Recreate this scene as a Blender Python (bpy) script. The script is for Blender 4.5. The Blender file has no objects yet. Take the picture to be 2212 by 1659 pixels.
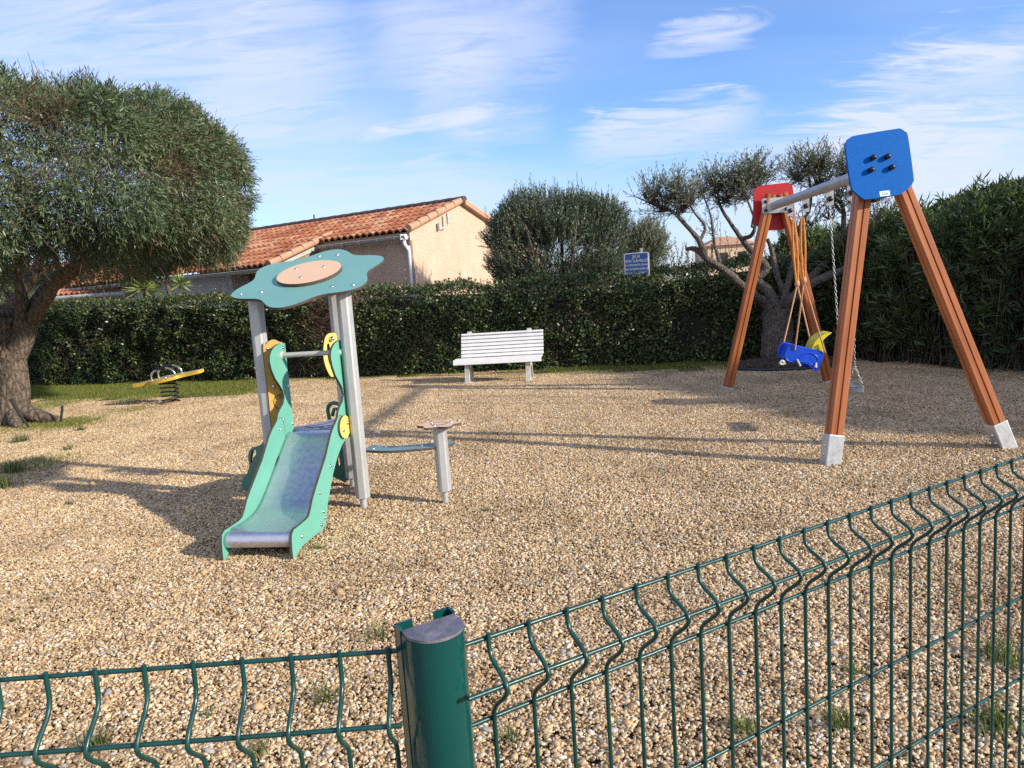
import bpy, math, random
import numpy as np
from math import radians, sin, cos, tan, pi, hypot, atan2
from mathutils import Vector, Matrix
from mathutils.geometry import tessellate_polygon

random.seed(7); rng = np.random.default_rng(11)
sc = bpy.context.scene
COL = sc.collection

# ------------------------------------------------------------------ camera
CAMH = 1.58; PITCH = radians(7.5); ROLL = radians(3.9); FPX = 1600.0; PW, PH = 2212.0, 1659.0
_F = np.array([0, cos(PITCH), -sin(PITCH)]); _R0 = np.array([1.0, 0, 0]); _U0 = np.array([0, sin(PITCH), cos(PITCH)])
_R = _R0 * cos(ROLL) - _U0 * sin(ROLL); _U = _U0 * cos(ROLL) + _R0 * sin(ROLL); _C = np.array([0, 0, CAMH])
cam = bpy.data.cameras.new('camera'); camo = bpy.data.objects.new('camera', cam); COL.objects.link(camo)
cam.sensor_fit = 'HORIZONTAL'; cam.sensor_width = 36.0; cam.lens = FPX / PW * 36.0
cam.clip_start = 0.05; cam.clip_end = 3000
camo.matrix_world = Matrix(((_R[0], _U[0], -_F[0], 0), (_R[1], _U[1], -_F[1], 0), (_R[2], _U[2], -_F[2], CAMH), (0, 0, 0, 1)))
sc.camera = camo

def ray(x, y): return _F + _R * (x - PW / 2) / FPX - _U * (y - PH / 2) / FPX
def G(x, y, z=0.0):            # surveyed point: where a sight line meets height z
    d = ray(x, y); return _C + d * ((z - CAMH) / d[2])
def Y(x, y, yy):               # surveyed point at distance yy
    d = ray(x, y); return _C + d * (yy / d[1])

# ------------------------------------------------------------------ light
SUN = np.array([0.885, -0.465, 0.42]); SUN /= np.linalg.norm(SUN)
EXPO = 0.74; SUN_E = 3.5; SKY_E = 0.15
w = bpy.data.worlds.new('World'); sc.world = w; w.use_nodes = True
nt = w.node_tree; N = nt.nodes; Lk = nt.links; N.clear()
def nd(t, **k):
    n = N.new(t)
    for a, b in k.items(): setattr(n, a, b)
    return n
def mth(op, a, b=None, c=None, clamp=False):
    n = nd('ShaderNodeMath', operation=op); n.use_clamp = clamp
    for i, v in enumerate((a, b, c)):
        if v is None: continue
        if isinstance(v, (int, float)): n.inputs[i].default_value = v
        else: Lk.new(v, n.inputs[i])
    return n.outputs[0]
sky = nd('ShaderNodeTexSky', sky_type='NISHITA'); sky.sun_disc = False
sky.sun_elevation = math.asin(SUN[2]); sky.sun_rotation = atan2(SUN[0], SUN[1])
sky.altitude = 0; sky.air_density = 1.0; sky.dust_density = 0.6; sky.ozone_density = 2.2
tc = nd('ShaderNodeTexCoord'); sep = nd('ShaderNodeSeparateXYZ'); Lk.new(tc.outputs['Generated'], sep.inputs[0])
den = mth('ADD', mth('MAXIMUM', sep.outputs[2], 0.0), 0.16)
cx = mth('DIVIDE', sep.outputs[0], den); cy = mth('DIVIDE', sep.outputs[1], den)
cmb = nd('ShaderNodeCombineXYZ'); Lk.new(cx, cmb.inputs[0]); Lk.new(cy, cmb.inputs[1])
def cnoise(rot, scale, detail, rough, dist, loc=(0, 0, 0)):
    mp = nd('ShaderNodeMapping'); mp.inputs['Rotation'].default_value = (0, 0, rot); mp.inputs['Scale'].default_value = scale
    mp.inputs['Location'].default_value = loc
    Lk.new(cmb.outputs[0], mp.inputs[0]); n = nd('ShaderNodeTexNoise'); n.inputs['Scale'].default_value = 1.0
    n.inputs['Detail'].default_value = detail; n.inputs['Roughness'].default_value = rough; n.inputs['Distortion'].default_value = dist
    Lk.new(mp.outputs[0], n.inputs['Vector']); return n.outputs['Fac']
def ramp01(v, lo, hi):
    n = nd('ShaderNodeMapRange'); n.interpolation_type = 'SMOOTHSTEP'; Lk.new(v, n.inputs[0]); n.inputs[1].default_value = lo; n.inputs[2].default_value = hi
    return n.outputs[0]
veil = mth('MULTIPLY', ramp01(cnoise(0.5, (0.5, 0.9, 1), 3, 0.5, 0.4, (3.1, 1.2, 0)), 0.40, 0.72), 0.55)
fib = mth('MULTIPLY', ramp01(cnoise(0.55, (0.7, 3.2, 1), 8, 0.62, 0.5, (0.3, 5.0, 0)), 0.44, 0.80), 0.42)
fac = mth('ADD', mth('MULTIPLY', veil, 0.75), mth('MULTIPLY', fib, mth('ADD', veil, 0.25)))
fine = cnoise(0.5, (3.0, 9.0, 1), 8, 0.65, 0.8)
def cloud(px, py, qx, qy, hw, amount, lo=0.30, hi=0.72):     # a streak of cirrus between two bearings
    a = ray(px, py); a /= np.linalg.norm(a); b = ray(qx, qy); b /= np.linalg.norm(b)
    c = a + b; c /= np.linalg.norm(c); t = b - a; L = np.linalg.norm(t) / 2; t /= np.linalg.norm(t); bn = np.cross(c, t)
    def dot(v):
        n = nd('ShaderNodeVectorMath', operation='DOT_PRODUCT'); Lk.new(tc.outputs['Generated'], n.inputs[0]); n.inputs[1].default_value = tuple(v); return n.outputs['Value']
    dc = mth('MAXIMUM', dot(c), 0.05)
    s = mth('DIVIDE', mth('DIVIDE', dot(t), dc), L); r = mth('DIVIDE', mth('DIVIDE', dot(bn), dc), hw)
    wgl = mth('MULTIPLY', mth('SUBTRACT', fine, 0.5), 3.2)
    r = mth('ADD', r, wgl)
    q = mth('ADD', mth('POWER', mth('ABSOLUTE', s), 3.0), mth('POWER', mth('ABSOLUTE', r), 2.0))
    m = mth('SUBTRACT', 1.0, ramp01(q, 0.0, 1.6))
    m = mth('MULTIPLY', m, ramp01(fine, lo - 0.15, hi))
    return mth('MULTIPLY', m, amount)
for args in ((1400, 108, 1660, 45, 0.020, 0.85), (1240, 312, 1640, 232, 0.034, 0.9), (770, 298, 1080, 232, 0.010, 0.75), (960, 275, 1190, 265, 0.024, 0.5),
             (1900, 150, 2300, 90, 0.03, 0.5), (1750, 330, 2300, 180, 0.07, 0.65), (-200, 100, 760, 50, 0.12, 0.75), (800, 90, 1250, 10, 0.08, 0.5),
             (560, 470, 1100, 380, 0.04, 0.3), (1500, 370, 2300, 330, 0.05, 0.5), (1020, 60, 960, 330, 0.05, 0.3)):
    fac = mth('ADD', fac, cloud(*args))
hz = mth('MULTIPLY', mth('SUBTRACT', 1.0, ramp01(sep.outputs[2], 0.0, 0.22)), 0.42)     # thin cirrus thickens to the horizon
fac = mth('ADD', fac, mth('MULTIPLY', ramp01(mth('MULTIPLY', sep.outputs[1], -1.0), -0.05, 0.55), 0.75))   # bright cloud veil added behind the camera, out of view, as fill light
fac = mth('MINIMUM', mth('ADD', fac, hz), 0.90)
tint = nd('ShaderNodeMix', data_type='RGBA', blend_type='MULTIPLY'); tint.inputs[0].default_value = 1.0
Lk.new(sky.outputs[0], tint.inputs[6]); tint.inputs[7].default_value = (0.60, 0.735, 1.0, 1)
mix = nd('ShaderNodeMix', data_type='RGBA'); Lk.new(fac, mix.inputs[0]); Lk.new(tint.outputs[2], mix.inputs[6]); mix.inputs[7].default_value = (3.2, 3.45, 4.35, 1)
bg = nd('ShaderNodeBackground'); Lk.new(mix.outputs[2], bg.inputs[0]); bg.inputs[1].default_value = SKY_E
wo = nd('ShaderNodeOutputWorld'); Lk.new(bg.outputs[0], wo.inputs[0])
sl = bpy.data.lights.new('sun', 'SUN'); sl.energy = SUN_E; sl.angle = radians(1.2); sl.color = (1.0, 0.92, 0.79)
so = bpy.data.objects.new('sun', sl); COL.objects.link(so); so.rotation_euler = Vector(tuple(-SUN)).to_track_quat('-Z', 'Y').to_euler(); so.location = (20, -5, 15)
sc.view_settings.view_transform = 'Standard'; sc.view_settings.look = 'None'; sc.view_settings.exposure = EXPO; sc.view_settings.gamma = 1.0
try:
    sc.cycles.max_bounces = 6; sc.cycles.diffuse_bounces = 4; sc.cycles.glossy_bounces = 3; sc.cycles.transmission_bounces = 4
    sc.cycles.caustics_reflective = False; sc.cycles.caustics_refractive = False; sc.cycles.use_denoising = False
except Exception: pass

# ------------------------------------------------------------------ materials
def srgb(*c): return tuple(((x / 255) / 12.92 if x / 255 <= 0.04045 else ((x / 255 + 0.055) / 1.055) ** 2.4) for x in c)
def newmat(name):
    m = bpy.data.materials.new(name); m.use_nodes = True; t = m.node_tree; p = t.nodes['Principled BSDF']; return m, t, p
def tnoise(t, scale, detail=4, rough=0.55, coord='Object', vec=(1, 1, 1)):
    tcn = t.nodes.new('ShaderNodeTexCoord'); mp = t.nodes.new('ShaderNodeMapping'); mp.inputs['Scale'].default_value = vec
    if coord == 'World':
        g = t.nodes.new('ShaderNodeNewGeometry'); t.links.new(g.outputs['Position'], mp.inputs[0])
    else: t.links.new(tcn.outputs[coord], mp.inputs[0])
    n = t.nodes.new('ShaderNodeTexNoise'); n.inputs['Scale'].default_value = scale; n.inputs['Detail'].default_value = detail; n.inputs['Roughness'].default_value = rough
    t.links.new(mp.outputs[0], n.inputs['Vector']); return n.outputs['Fac']
def tramp(t, v, stops):
    r = t.nodes.new('ShaderNodeValToRGB'); e = r.color_ramp.elements
    while len(e) < len(stops): e.new(0.5)
    for i, (p, c) in enumerate(stops): e[i].position = p; e[i].color = (c[0], c[1], c[2], 1)
    t.links.new(v, r.inputs[0]); return r.outputs[0]
def tmix(t, f, a, b, mode='MIX'):
    n = t.nodes.new('ShaderNodeMix'); n.data_type = 'RGBA'; n.blend_type = mode
    if isinstance(f, (int, float)): n.inputs[0].default_value = f
    else: t.links.new(f, n.inputs[0])
    for i, v in ((6, a), (7, b)):
        if isinstance(v, tuple): n.inputs[i].default_value = (v[0], v[1], v[2], 1)
        else: t.links.new(v, n.inputs[i])
    return n.outputs[2]
def tbump(t, p, v, strength, dist=0.01):
    b = t.nodes.new('ShaderNodeBump'); b.inputs['Strength'].default_value = strength; b.inputs['Distance'].default_value = dist
    t.links.new(v, b.inputs['Height']); t.links.new(b.outputs[0], p.inputs['Normal'])
def M(name, col, rough=0.5, metal=0.0, var=0.18, scale=6.0, vec=(1, 1, 1), bump=0.0, bscale=60.0, bdist=0.004, spec=0.5, col2=None, fine=0.0):
    m, t, p = newmat(name)
    n = tnoise(t, scale, 5, 0.6, 'Object', vec)
    c2 = col2 or tuple(x * (1 - var) for x in col); c1 = col if col2 else tuple(min(1, x * (1 + var * 0.6)) for x in col)
    c = tramp(t, n, [(0.3, c2), (0.7, c1)])
    if fine: c = tmix(t, 1.0, c, tramp(t, tnoise(t, bscale, 3), [(0.3, (1 - fine,) * 3), (0.7, (1.0,) * 3)]), 'MULTIPLY')
    t.links.new(c, p.inputs['Base Color'])
    p.inputs['Roughness'].default_value = rough; p.inputs['Metallic'].default_value = metal; p.inputs['Specular IOR Level'].default_value = spec
    rr = t.nodes.new('ShaderNodeMapRange'); t.links.new(tnoise(t, scale * 2.3, 4), rr.inputs[0]); rr.inputs[1].default_value = 0.3; rr.inputs[2].default_value = 0.7
    rr.inputs[3].default_value = max(0.03, rough - 0.1); rr.inputs[4].default_value = min(1, rough + 0.1); t.links.new(rr.outputs[0], p.inputs['Roughness'])
    if bump: tbump(t, p, tnoise(t, bscale, 4), bump, bdist)
    return m
def leafmat(name, stops, rough=0.45, trans=0.22, spec=0.4, tcol=(0.5, 0.65, 0.2)):
    m, t, p = newmat(name)
    a = t.nodes.new('ShaderNodeAttribute'); a.attribute_name = 'rnd'
    c = tramp(t, a.outputs['Fac'], stops); t.links.new(c, p.inputs['Base Color'])
    p.inputs['Roughness'].default_value = rough; p.inputs['Specular IOR Level'].default_value = spec
    tr = t.nodes.new('ShaderNodeBsdfTranslucent'); t.links.new(tmix(t, 1.0, c, tuple(x * 2 for x in tcol), 'MULTIPLY'), tr.inputs[0])
    mx = t.nodes.new('ShaderNodeMixShader'); mx.inputs[0].default_value = trans
    o = t.nodes['Material Output']; t.links.new(p.outputs[0], mx.inputs[1]); t.links.new(tr.outputs[0], mx.inputs[2]); t.links.new(mx.outputs[0], o.inputs[0])
    return m
def barkmat(name, c1, c2, scale=9.0, strength=0.9):
    m, t, p = newmat(name)
    v = t.nodes.new('ShaderNodeTexVoronoi'); v.inputs['Scale'].default_value = scale; v.feature = 'DISTANCE_TO_EDGE'
    tcn = t.nodes.new('ShaderNodeTexCoord'); mp = t.nodes.new('ShaderNodeMapping'); mp.inputs['Scale'].default_value = (1.6, 1.6, 0.55)
    t.links.new(tcn.outputs['Object'], mp.inputs[0]); t.links.new(mp.outputs[0], v.inputs['Vector'])
    n = tnoise(t, 22, 6, 0.65)
    ad = t.nodes.new('ShaderNodeMath'); ad.operation = 'MULTIPLY_ADD'; t.links.new(v.outputs['Distance'], ad.inputs[0]); ad.inputs[1].default_value = 1.3; t.links.new(n, ad.inputs[2])
    t.links.new(tramp(t, ad.outputs[0], [(0.35, c2), (0.85, c1)]), p.inputs['Base Color'])
    p.inputs['Roughness'].default_value = 0.9; p.inputs['Specular IOR Level'].default_value = 0.2
    tbump(t, p, ad.outputs[0], strength, 0.03); return m

m_wood = None
def woodmat():
    m, t, p = newmat('stained_timber')
    g = tnoise(t, 16, 6, 0.6, 'Object', (1, 1, 0.06)); k = tnoise(t, 3.2, 3, 0.5, 'Object', (1, 1, 0.5))
    c = tramp(t, g, [(0.28, (0.27, 0.080, 0.024)), (0.5, (0.42, 0.140, 0.046)), (0.72, (0.53, 0.205, 0.080))])
    c = tmix(t, 0.55, c, tramp(t, k, [(0.35, (0.62, 0.55, 0.5)), (0.65, (1.05, 1.05, 1.05))]), 'MULTIPLY')
    t.links.new(c, p.inputs['Base Color']); p.inputs['Roughness'].default_value = 0.42; p.inputs['Specular IOR Level'].default_value = 0.4
    tbump(t, p, g, 0.25, 0.003); return m
m_wood = woodmat()
m_galv = M('galvanised_steel', (0.56, 0.57, 0.57), 0.45, 0.55, 0.16, 14, bump=0.15, bscale=40)
m_alu = M('extruded_aluminium', (0.50, 0.50, 0.49), 0.5, 0.35, 0.14, 5, vec=(3, 3, 0.5), fine=0.08, bscale=80)
m_steel = M('brushed_stainless', (0.68, 0.67, 0.72), 0.38, 0.9, 0.06, 12, vec=(1, 0.25, 1), bump=0.06, bscale=120, bdist=0.001)
m_bolt = M('bright_bolt', (0.72, 0.72, 0.70), 0.2, 1.0, 0.05)
m_teal = M('teal_laminate', (0.185, 0.395, 0.345), 0.45, 0, 0.05, 3, fine=0.04, bscale=90)
m_green = M('mint_green_laminate', (0.150, 0.450, 0.340), 0.45, 0, 0.07, 3, fine=0.05, bscale=90)
m_dgreen = M('dark_green_laminate', (0.035, 0.17, 0.125), 0.45, 0, 0.08, 3)
m_edge = M('laminate_core_edge', (0.085, 0.062, 0.048), 0.75, 0, 0.3, 30)
m_peach = M('peach_laminate', (0.80, 0.515, 0.31), 0.45, 0, 0.04, 4, fine=0.03)
m_yellow = M('yellow_laminate', (0.78, 0.56, 0.13), 0.45, 0, 0.05, 4)
m_ochre = M('ochre_laminate', (0.60, 0.33, 0.065), 0.5, 0, 0.08, 4)
m_lav = M('lavender_deck_plate', (0.31, 0.33, 0.48), 0.35, 0.2, 0.08, 5)
m_ink = M('black_engraving', (0.015, 0.014, 0.013), 0.6, 0, 0.1)
m_shelf = M('blue_grey_laminate', (0.16, 0.28, 0.31), 0.4, 0, 0.08, 5)
def speckmat():
    m, t, p = newmat('speckled_blue_plastic')
    n = tnoise(t, 130, 3, 0.7); c = tramp(t, n, [(0.42, (0.0, 0.085, 0.36)), (0.62, (0.0, 0.120, 0.45)), (0.78, (0.012, 0.21, 0.60))])
    t.links.new(c, p.inputs['Base Color']); p.inputs['Roughness'].default_value = 0.55; p.inputs['Specular IOR Level'].default_value = 0.08; tbump(t, p, n, 0.2, 0.002); return m
m_blue = speckmat()
m_red = M('red_plastic', (0.50, 0.012, 0.016), 0.5, 0, 0.12, 40, fine=0.12, bscale=150)
m_blackp = M('black_plastic', (0.014, 0.014, 0.02), 0.35, 0, 0.1)
m_rubber = M('grey_rubber', (0.12, 0.13, 0.15), 0.6, 0, 0.15, 20)
m_seatblue = M('blue_moulded_plastic', (0.006, 0.075, 0.60), 0.35, 0, 0.1, 8)
m_seatyel = M('yellow_moulded_plastic', (0.72, 0.60, 0.03), 0.4, 0, 0.1, 8)
m_rope = M('peach_rope', (0.62, 0.33, 0.18), 0.85, 0, 0.25, 60, bump=0.6, bscale=180, bdist=0.004)
m_rope2 = M('orange_cord', (0.68, 0.27, 0.06), 0.85, 0, 0.35, 50, bump=0.8, bscale=160, bdist=0.005)
m_chain = M('zinc_chain', (0.46, 0.46, 0.45), 0.4, 0.8, 0.2, 30)
m_white = M('white_bench_paint', (0.80, 0.79, 0.77), 0.35, 0, 0.06, 6, bump=0.08, bscale=50)
m_cast = M('weathered_white_leg', (0.55, 0.53, 0.48), 0.6, 0, 0.3, 14, bump=0.3, bscale=40)
m_fence = M('green_coated_wire', (0.006, 0.058, 0.050), 0.32, 0, 0.22, 14, bump=0.1, bscale=90)
m_post = M('green_powder_coat', (0.004, 0.062, 0.054), 0.16, 0, 0.14, 5, bump=0.05, bscale=30, spec=0.6)
m_cap = M('grey_plastic_cap', (0.17, 0.155, 0.18), 0.5, 0, 0.5, 40, bump=1.0, bscale=24, bdist=0.006)
m_trunk = barkmat('furrowed_brown_bark', (0.20, 0.155, 0.115), (0.04, 0.028, 0.02), 9)
m_olbark = barkmat('grey_olive_bark', (0.17, 0.145, 0.12), (0.035, 0.027, 0.022), 16)
m_twig = M('dry_twigs', (0.16, 0.10, 0.065), 0.9, 0, 0.4, 3)
m_core = M('near_black_shade_core', (0.014, 0.016, 0.009), 1.0, 0, 0.5, 8)  # near-black filler: the shade inside the foliage is put into its colour
m_stucco = M('pink_beige_roughcast', (0.64, 0.47, 0.345), 0.95, 0, 0.12, 2.5, vec=(1, 1, 0.6), bump=0.9, bscale=18, bdist=0.03, spec=0.1, fine=0.10)
m_stucco2 = M('white_grey_roughcast', (0.62, 0.60, 0.58), 0.95, 0, 0.08, 2.5, bump=0.6, bscale=20, bdist=0.02, spec=0.1)
m_gutter = M('pale_grey_gutter', (0.50, 0.48, 0.45), 0.45, 0, 0.12, 3)
m_fascia = M('weathered_fascia', (0.30, 0.22, 0.15), 0.8, 0, 0.3, 5)
m_dark = M('dark_recess', (0.03, 0.03, 0.03), 0.9)
m_hose = M('black_poly_hose', (0.022, 0.032, 0.036), 0.45, 0, 0.2, 20)
m_mulch = M('brown_mulch', (0.075, 0.052, 0.036), 0.95, 0, 0.6, 18, bump=1, bscale=30, bdist=0.03)
m_paper = M('white_litter', (0.85, 0.84, 0.80), 0.7, 0, 0.05)
m_signblue = M('blue_sign_enamel', (0.018, 0.095, 0.33), 0.35, 0, 0.08, 5)
m_signwht = M('white_sign_paint', (0.82, 0.83, 0.85), 0.4, 0, 0.05, 5)
m_sticker = M('pale_green_sticker', (0.62, 0.70, 0.66), 0.4, 0, 0.04)
m_stgreen = M('dark_green_print', (0.10, 0.20, 0.10), 0.5)
m_spring = M('dark_spring_steel', (0.035, 0.033, 0.030), 0.45, 0.4, 0.3, 20)
m_plate = M('rusty_base_plate', (0.28, 0.17, 0.09), 0.8, 0, 0.35, 20)
m_yboard = M('worn_yellow_board', (0.62, 0.48, 0.17), 0.5, 0, 0.14, 12)
m_chrome = M('chrome_tube', (0.75, 0.75, 0.73), 0.2, 1.0, 0.05)

def tilemat():
    m, t, p = newmat('terracotta_canal_tiles')
    a = t.nodes.new('ShaderNodeAttribute'); a.attribute_name = 'rnd'
    c = tramp(t, a.outputs['Fac'], [(0.0, (0.36, 0.115, 0.05)), (0.45, (0.50, 0.185, 0.085)), (0.8, (0.60, 0.27, 0.14)), (1.0, (0.62, 0.36, 0.22))])
    c = tmix(t, 1.0, c, tramp(t, tnoise(t, 1.6, 5, 0.65), [(0.32, (0.66, 0.62, 0.6)), (0.62, (1.05, 1.03, 1.0))]), 'MULTIPLY')
    t.links.new(c, p.inputs['Base Color']); p.inputs['Roughness'].default_value = 0.85; tbump(t, p, tnoise(t, 60, 3), 0.3, 0.004); return m
m_tile = tilemat()
m_ridge = M('lichen_dark_ridge_tile', (0.10, 0.07, 0.06), 0.9, 0, 0.5, 9)
m_verge = M('pale_verge_tile', (0.52, 0.29, 0.18), 0.85, 0, 0.2, 4)

def pebmat():
    m, t, p = newmat('river_pebble')
    a = t.nodes.new('ShaderNodeAttribute'); a.attribute_name = 'rnd'
    c = tramp(t, a.outputs['Fac'], [(0.0, (0.13, 0.075, 0.036)), (0.07, (0.29, 0.185, 0.09)), (0.26, (0.47, 0.315, 0.165)), (0.55, (0.60, 0.43, 0.235)), (0.76, (0.68, 0.52, 0.315)), (0.88, (0.76, 0.64, 0.45)), (0.95, (0.80, 0.73, 0.61)), (0.975, (0.44, 0.40, 0.35)), (1.0, (0.30, 0.28, 0.26))])
    c = tmix(t, 1.0, c, tramp(t, tnoise(t, 1.1, 6, 0.62, 'World'), [(0.30, (0.70, 0.66, 0.60)), (0.5, (0.97, 0.95, 0.92)), (0.68, (1.10, 1.08, 1.04))]), 'MULTIPLY')
    c = tmix(t, 0.6, c, tramp(t, tnoise(t, 190, 3, 0.6, 'World'), [(0.35, (0.7, 0.68, 0.66)), (0.6, (1.05, 1.05, 1.05))]), 'MULTIPLY')
    t.links.new(c, p.inputs['Base Color']); p.inputs['Roughness'].default_value = 0.62; p.inputs['Specular IOR Level'].default_value = 0.35; return m
m_peb = pebmat()
def dirtmat():
    m, t, p = newmat('sandy_soil')
    n = tnoise(t, 45, 6, 0.7, 'World'); k = tnoise(t, 0.8, 4, 0.6, 'World')
    c = tramp(t, n, [(0.3, (0.07, 0.045, 0.028)), (0.7, (0.24, 0.165, 0.10))])
    c = tmix(t, 1.0, c, tramp(t, k, [(0.35, (0.8, 0.78, 0.75)), (0.65, (1.1, 1.1, 1.1))]), 'MULTIPLY')
    t.links.new(c, p.inputs['Base Color']); p.inputs['Roughness'].default_value = 0.95; tbump(t, p, n, 0.6, 0.01); return m
m_dirt = dirtmat()
m_field = M('dry_grass_field', (0.36, 0.31, 0.20), 1.0, 0, 0.4, 0.3)  # ground colour lifted to bounce fill light onto shaded walls and hedges
m_lawn = M('mossy_turf_soil', (0.12, 0.13, 0.035), 1.0, 0, 0.4, 3.0)
m_hill = M('wooded_hillside', (0.05, 0.065, 0.04), 1.0, 0, 0.4, 0.12)

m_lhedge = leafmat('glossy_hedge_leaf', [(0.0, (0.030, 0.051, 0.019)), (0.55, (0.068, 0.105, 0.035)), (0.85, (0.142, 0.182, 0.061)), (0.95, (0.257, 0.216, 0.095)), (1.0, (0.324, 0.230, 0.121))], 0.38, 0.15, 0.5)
m_ltree = leafmat('narrow_evergreen_leaf', [(0.0, (0.070, 0.105, 0.054)), (0.5, (0.136, 0.183, 0.096)), (0.85, (0.225, 0.260, 0.132)), (1.0, (0.372, 0.326, 0.155))], 0.42, 0.2, 0.5)
m_lolive = leafmat('silver_olive_leaf', [(0.0, (0.092, 0.115, 0.075)), (0.5, (0.178, 0.201, 0.138)), (0.85, (0.287, 0.305, 0.224)), (1.0, (0.380, 0.380, 0.276))], 0.45, 0.18, 0.45)
m_lbush = leafmat('dark_olive_leaf', [(0.0, (0.045, 0.068, 0.045)), (0.5, (0.099, 0.132, 0.087)), (0.9, (0.188, 0.225, 0.150)), (1.0, (0.285, 0.300, 0.195))], 0.45, 0.15, 0.45)
m_lolea = leafmat('lance_oleander_leaf', [(0.0, (0.048, 0.068, 0.034)), (0.5, (0.105, 0.138, 0.064)), (0.85, (0.190, 0.225, 0.095)), (1.0, (0.30, 0.31, 0.13))], 0.40, 0.34, 0.45)
m_grass = leafmat('grass_blade', [(0.0, (0.12, 0.17, 0.022)), (0.6, (0.21, 0.245, 0.040)), (1.0, (0.40, 0.34, 0.12))], 0.55, 0.35, 0.3)
m_weed = leafmat('weed_blade', [(0.0, (0.06, 0.10, 0.025)), (0.6, (0.12, 0.17, 0.04)), (1.0, (0.33, 0.29, 0.13))], 0.55, 0.3, 0.3)
m_yucca = leafmat('yucca_blade', [(0.0, (0.10, 0.15, 0.03)), (1.0, (0.33, 0.36, 0.10))], 0.45, 0.2, 0.4)
m_far = leafmat('distant_pine_leaf', [(0.0, (0.02, 0.03, 0.022)), (1.0, (0.06, 0.075, 0.05))], 0.7, 0.1, 0.2)

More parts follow.
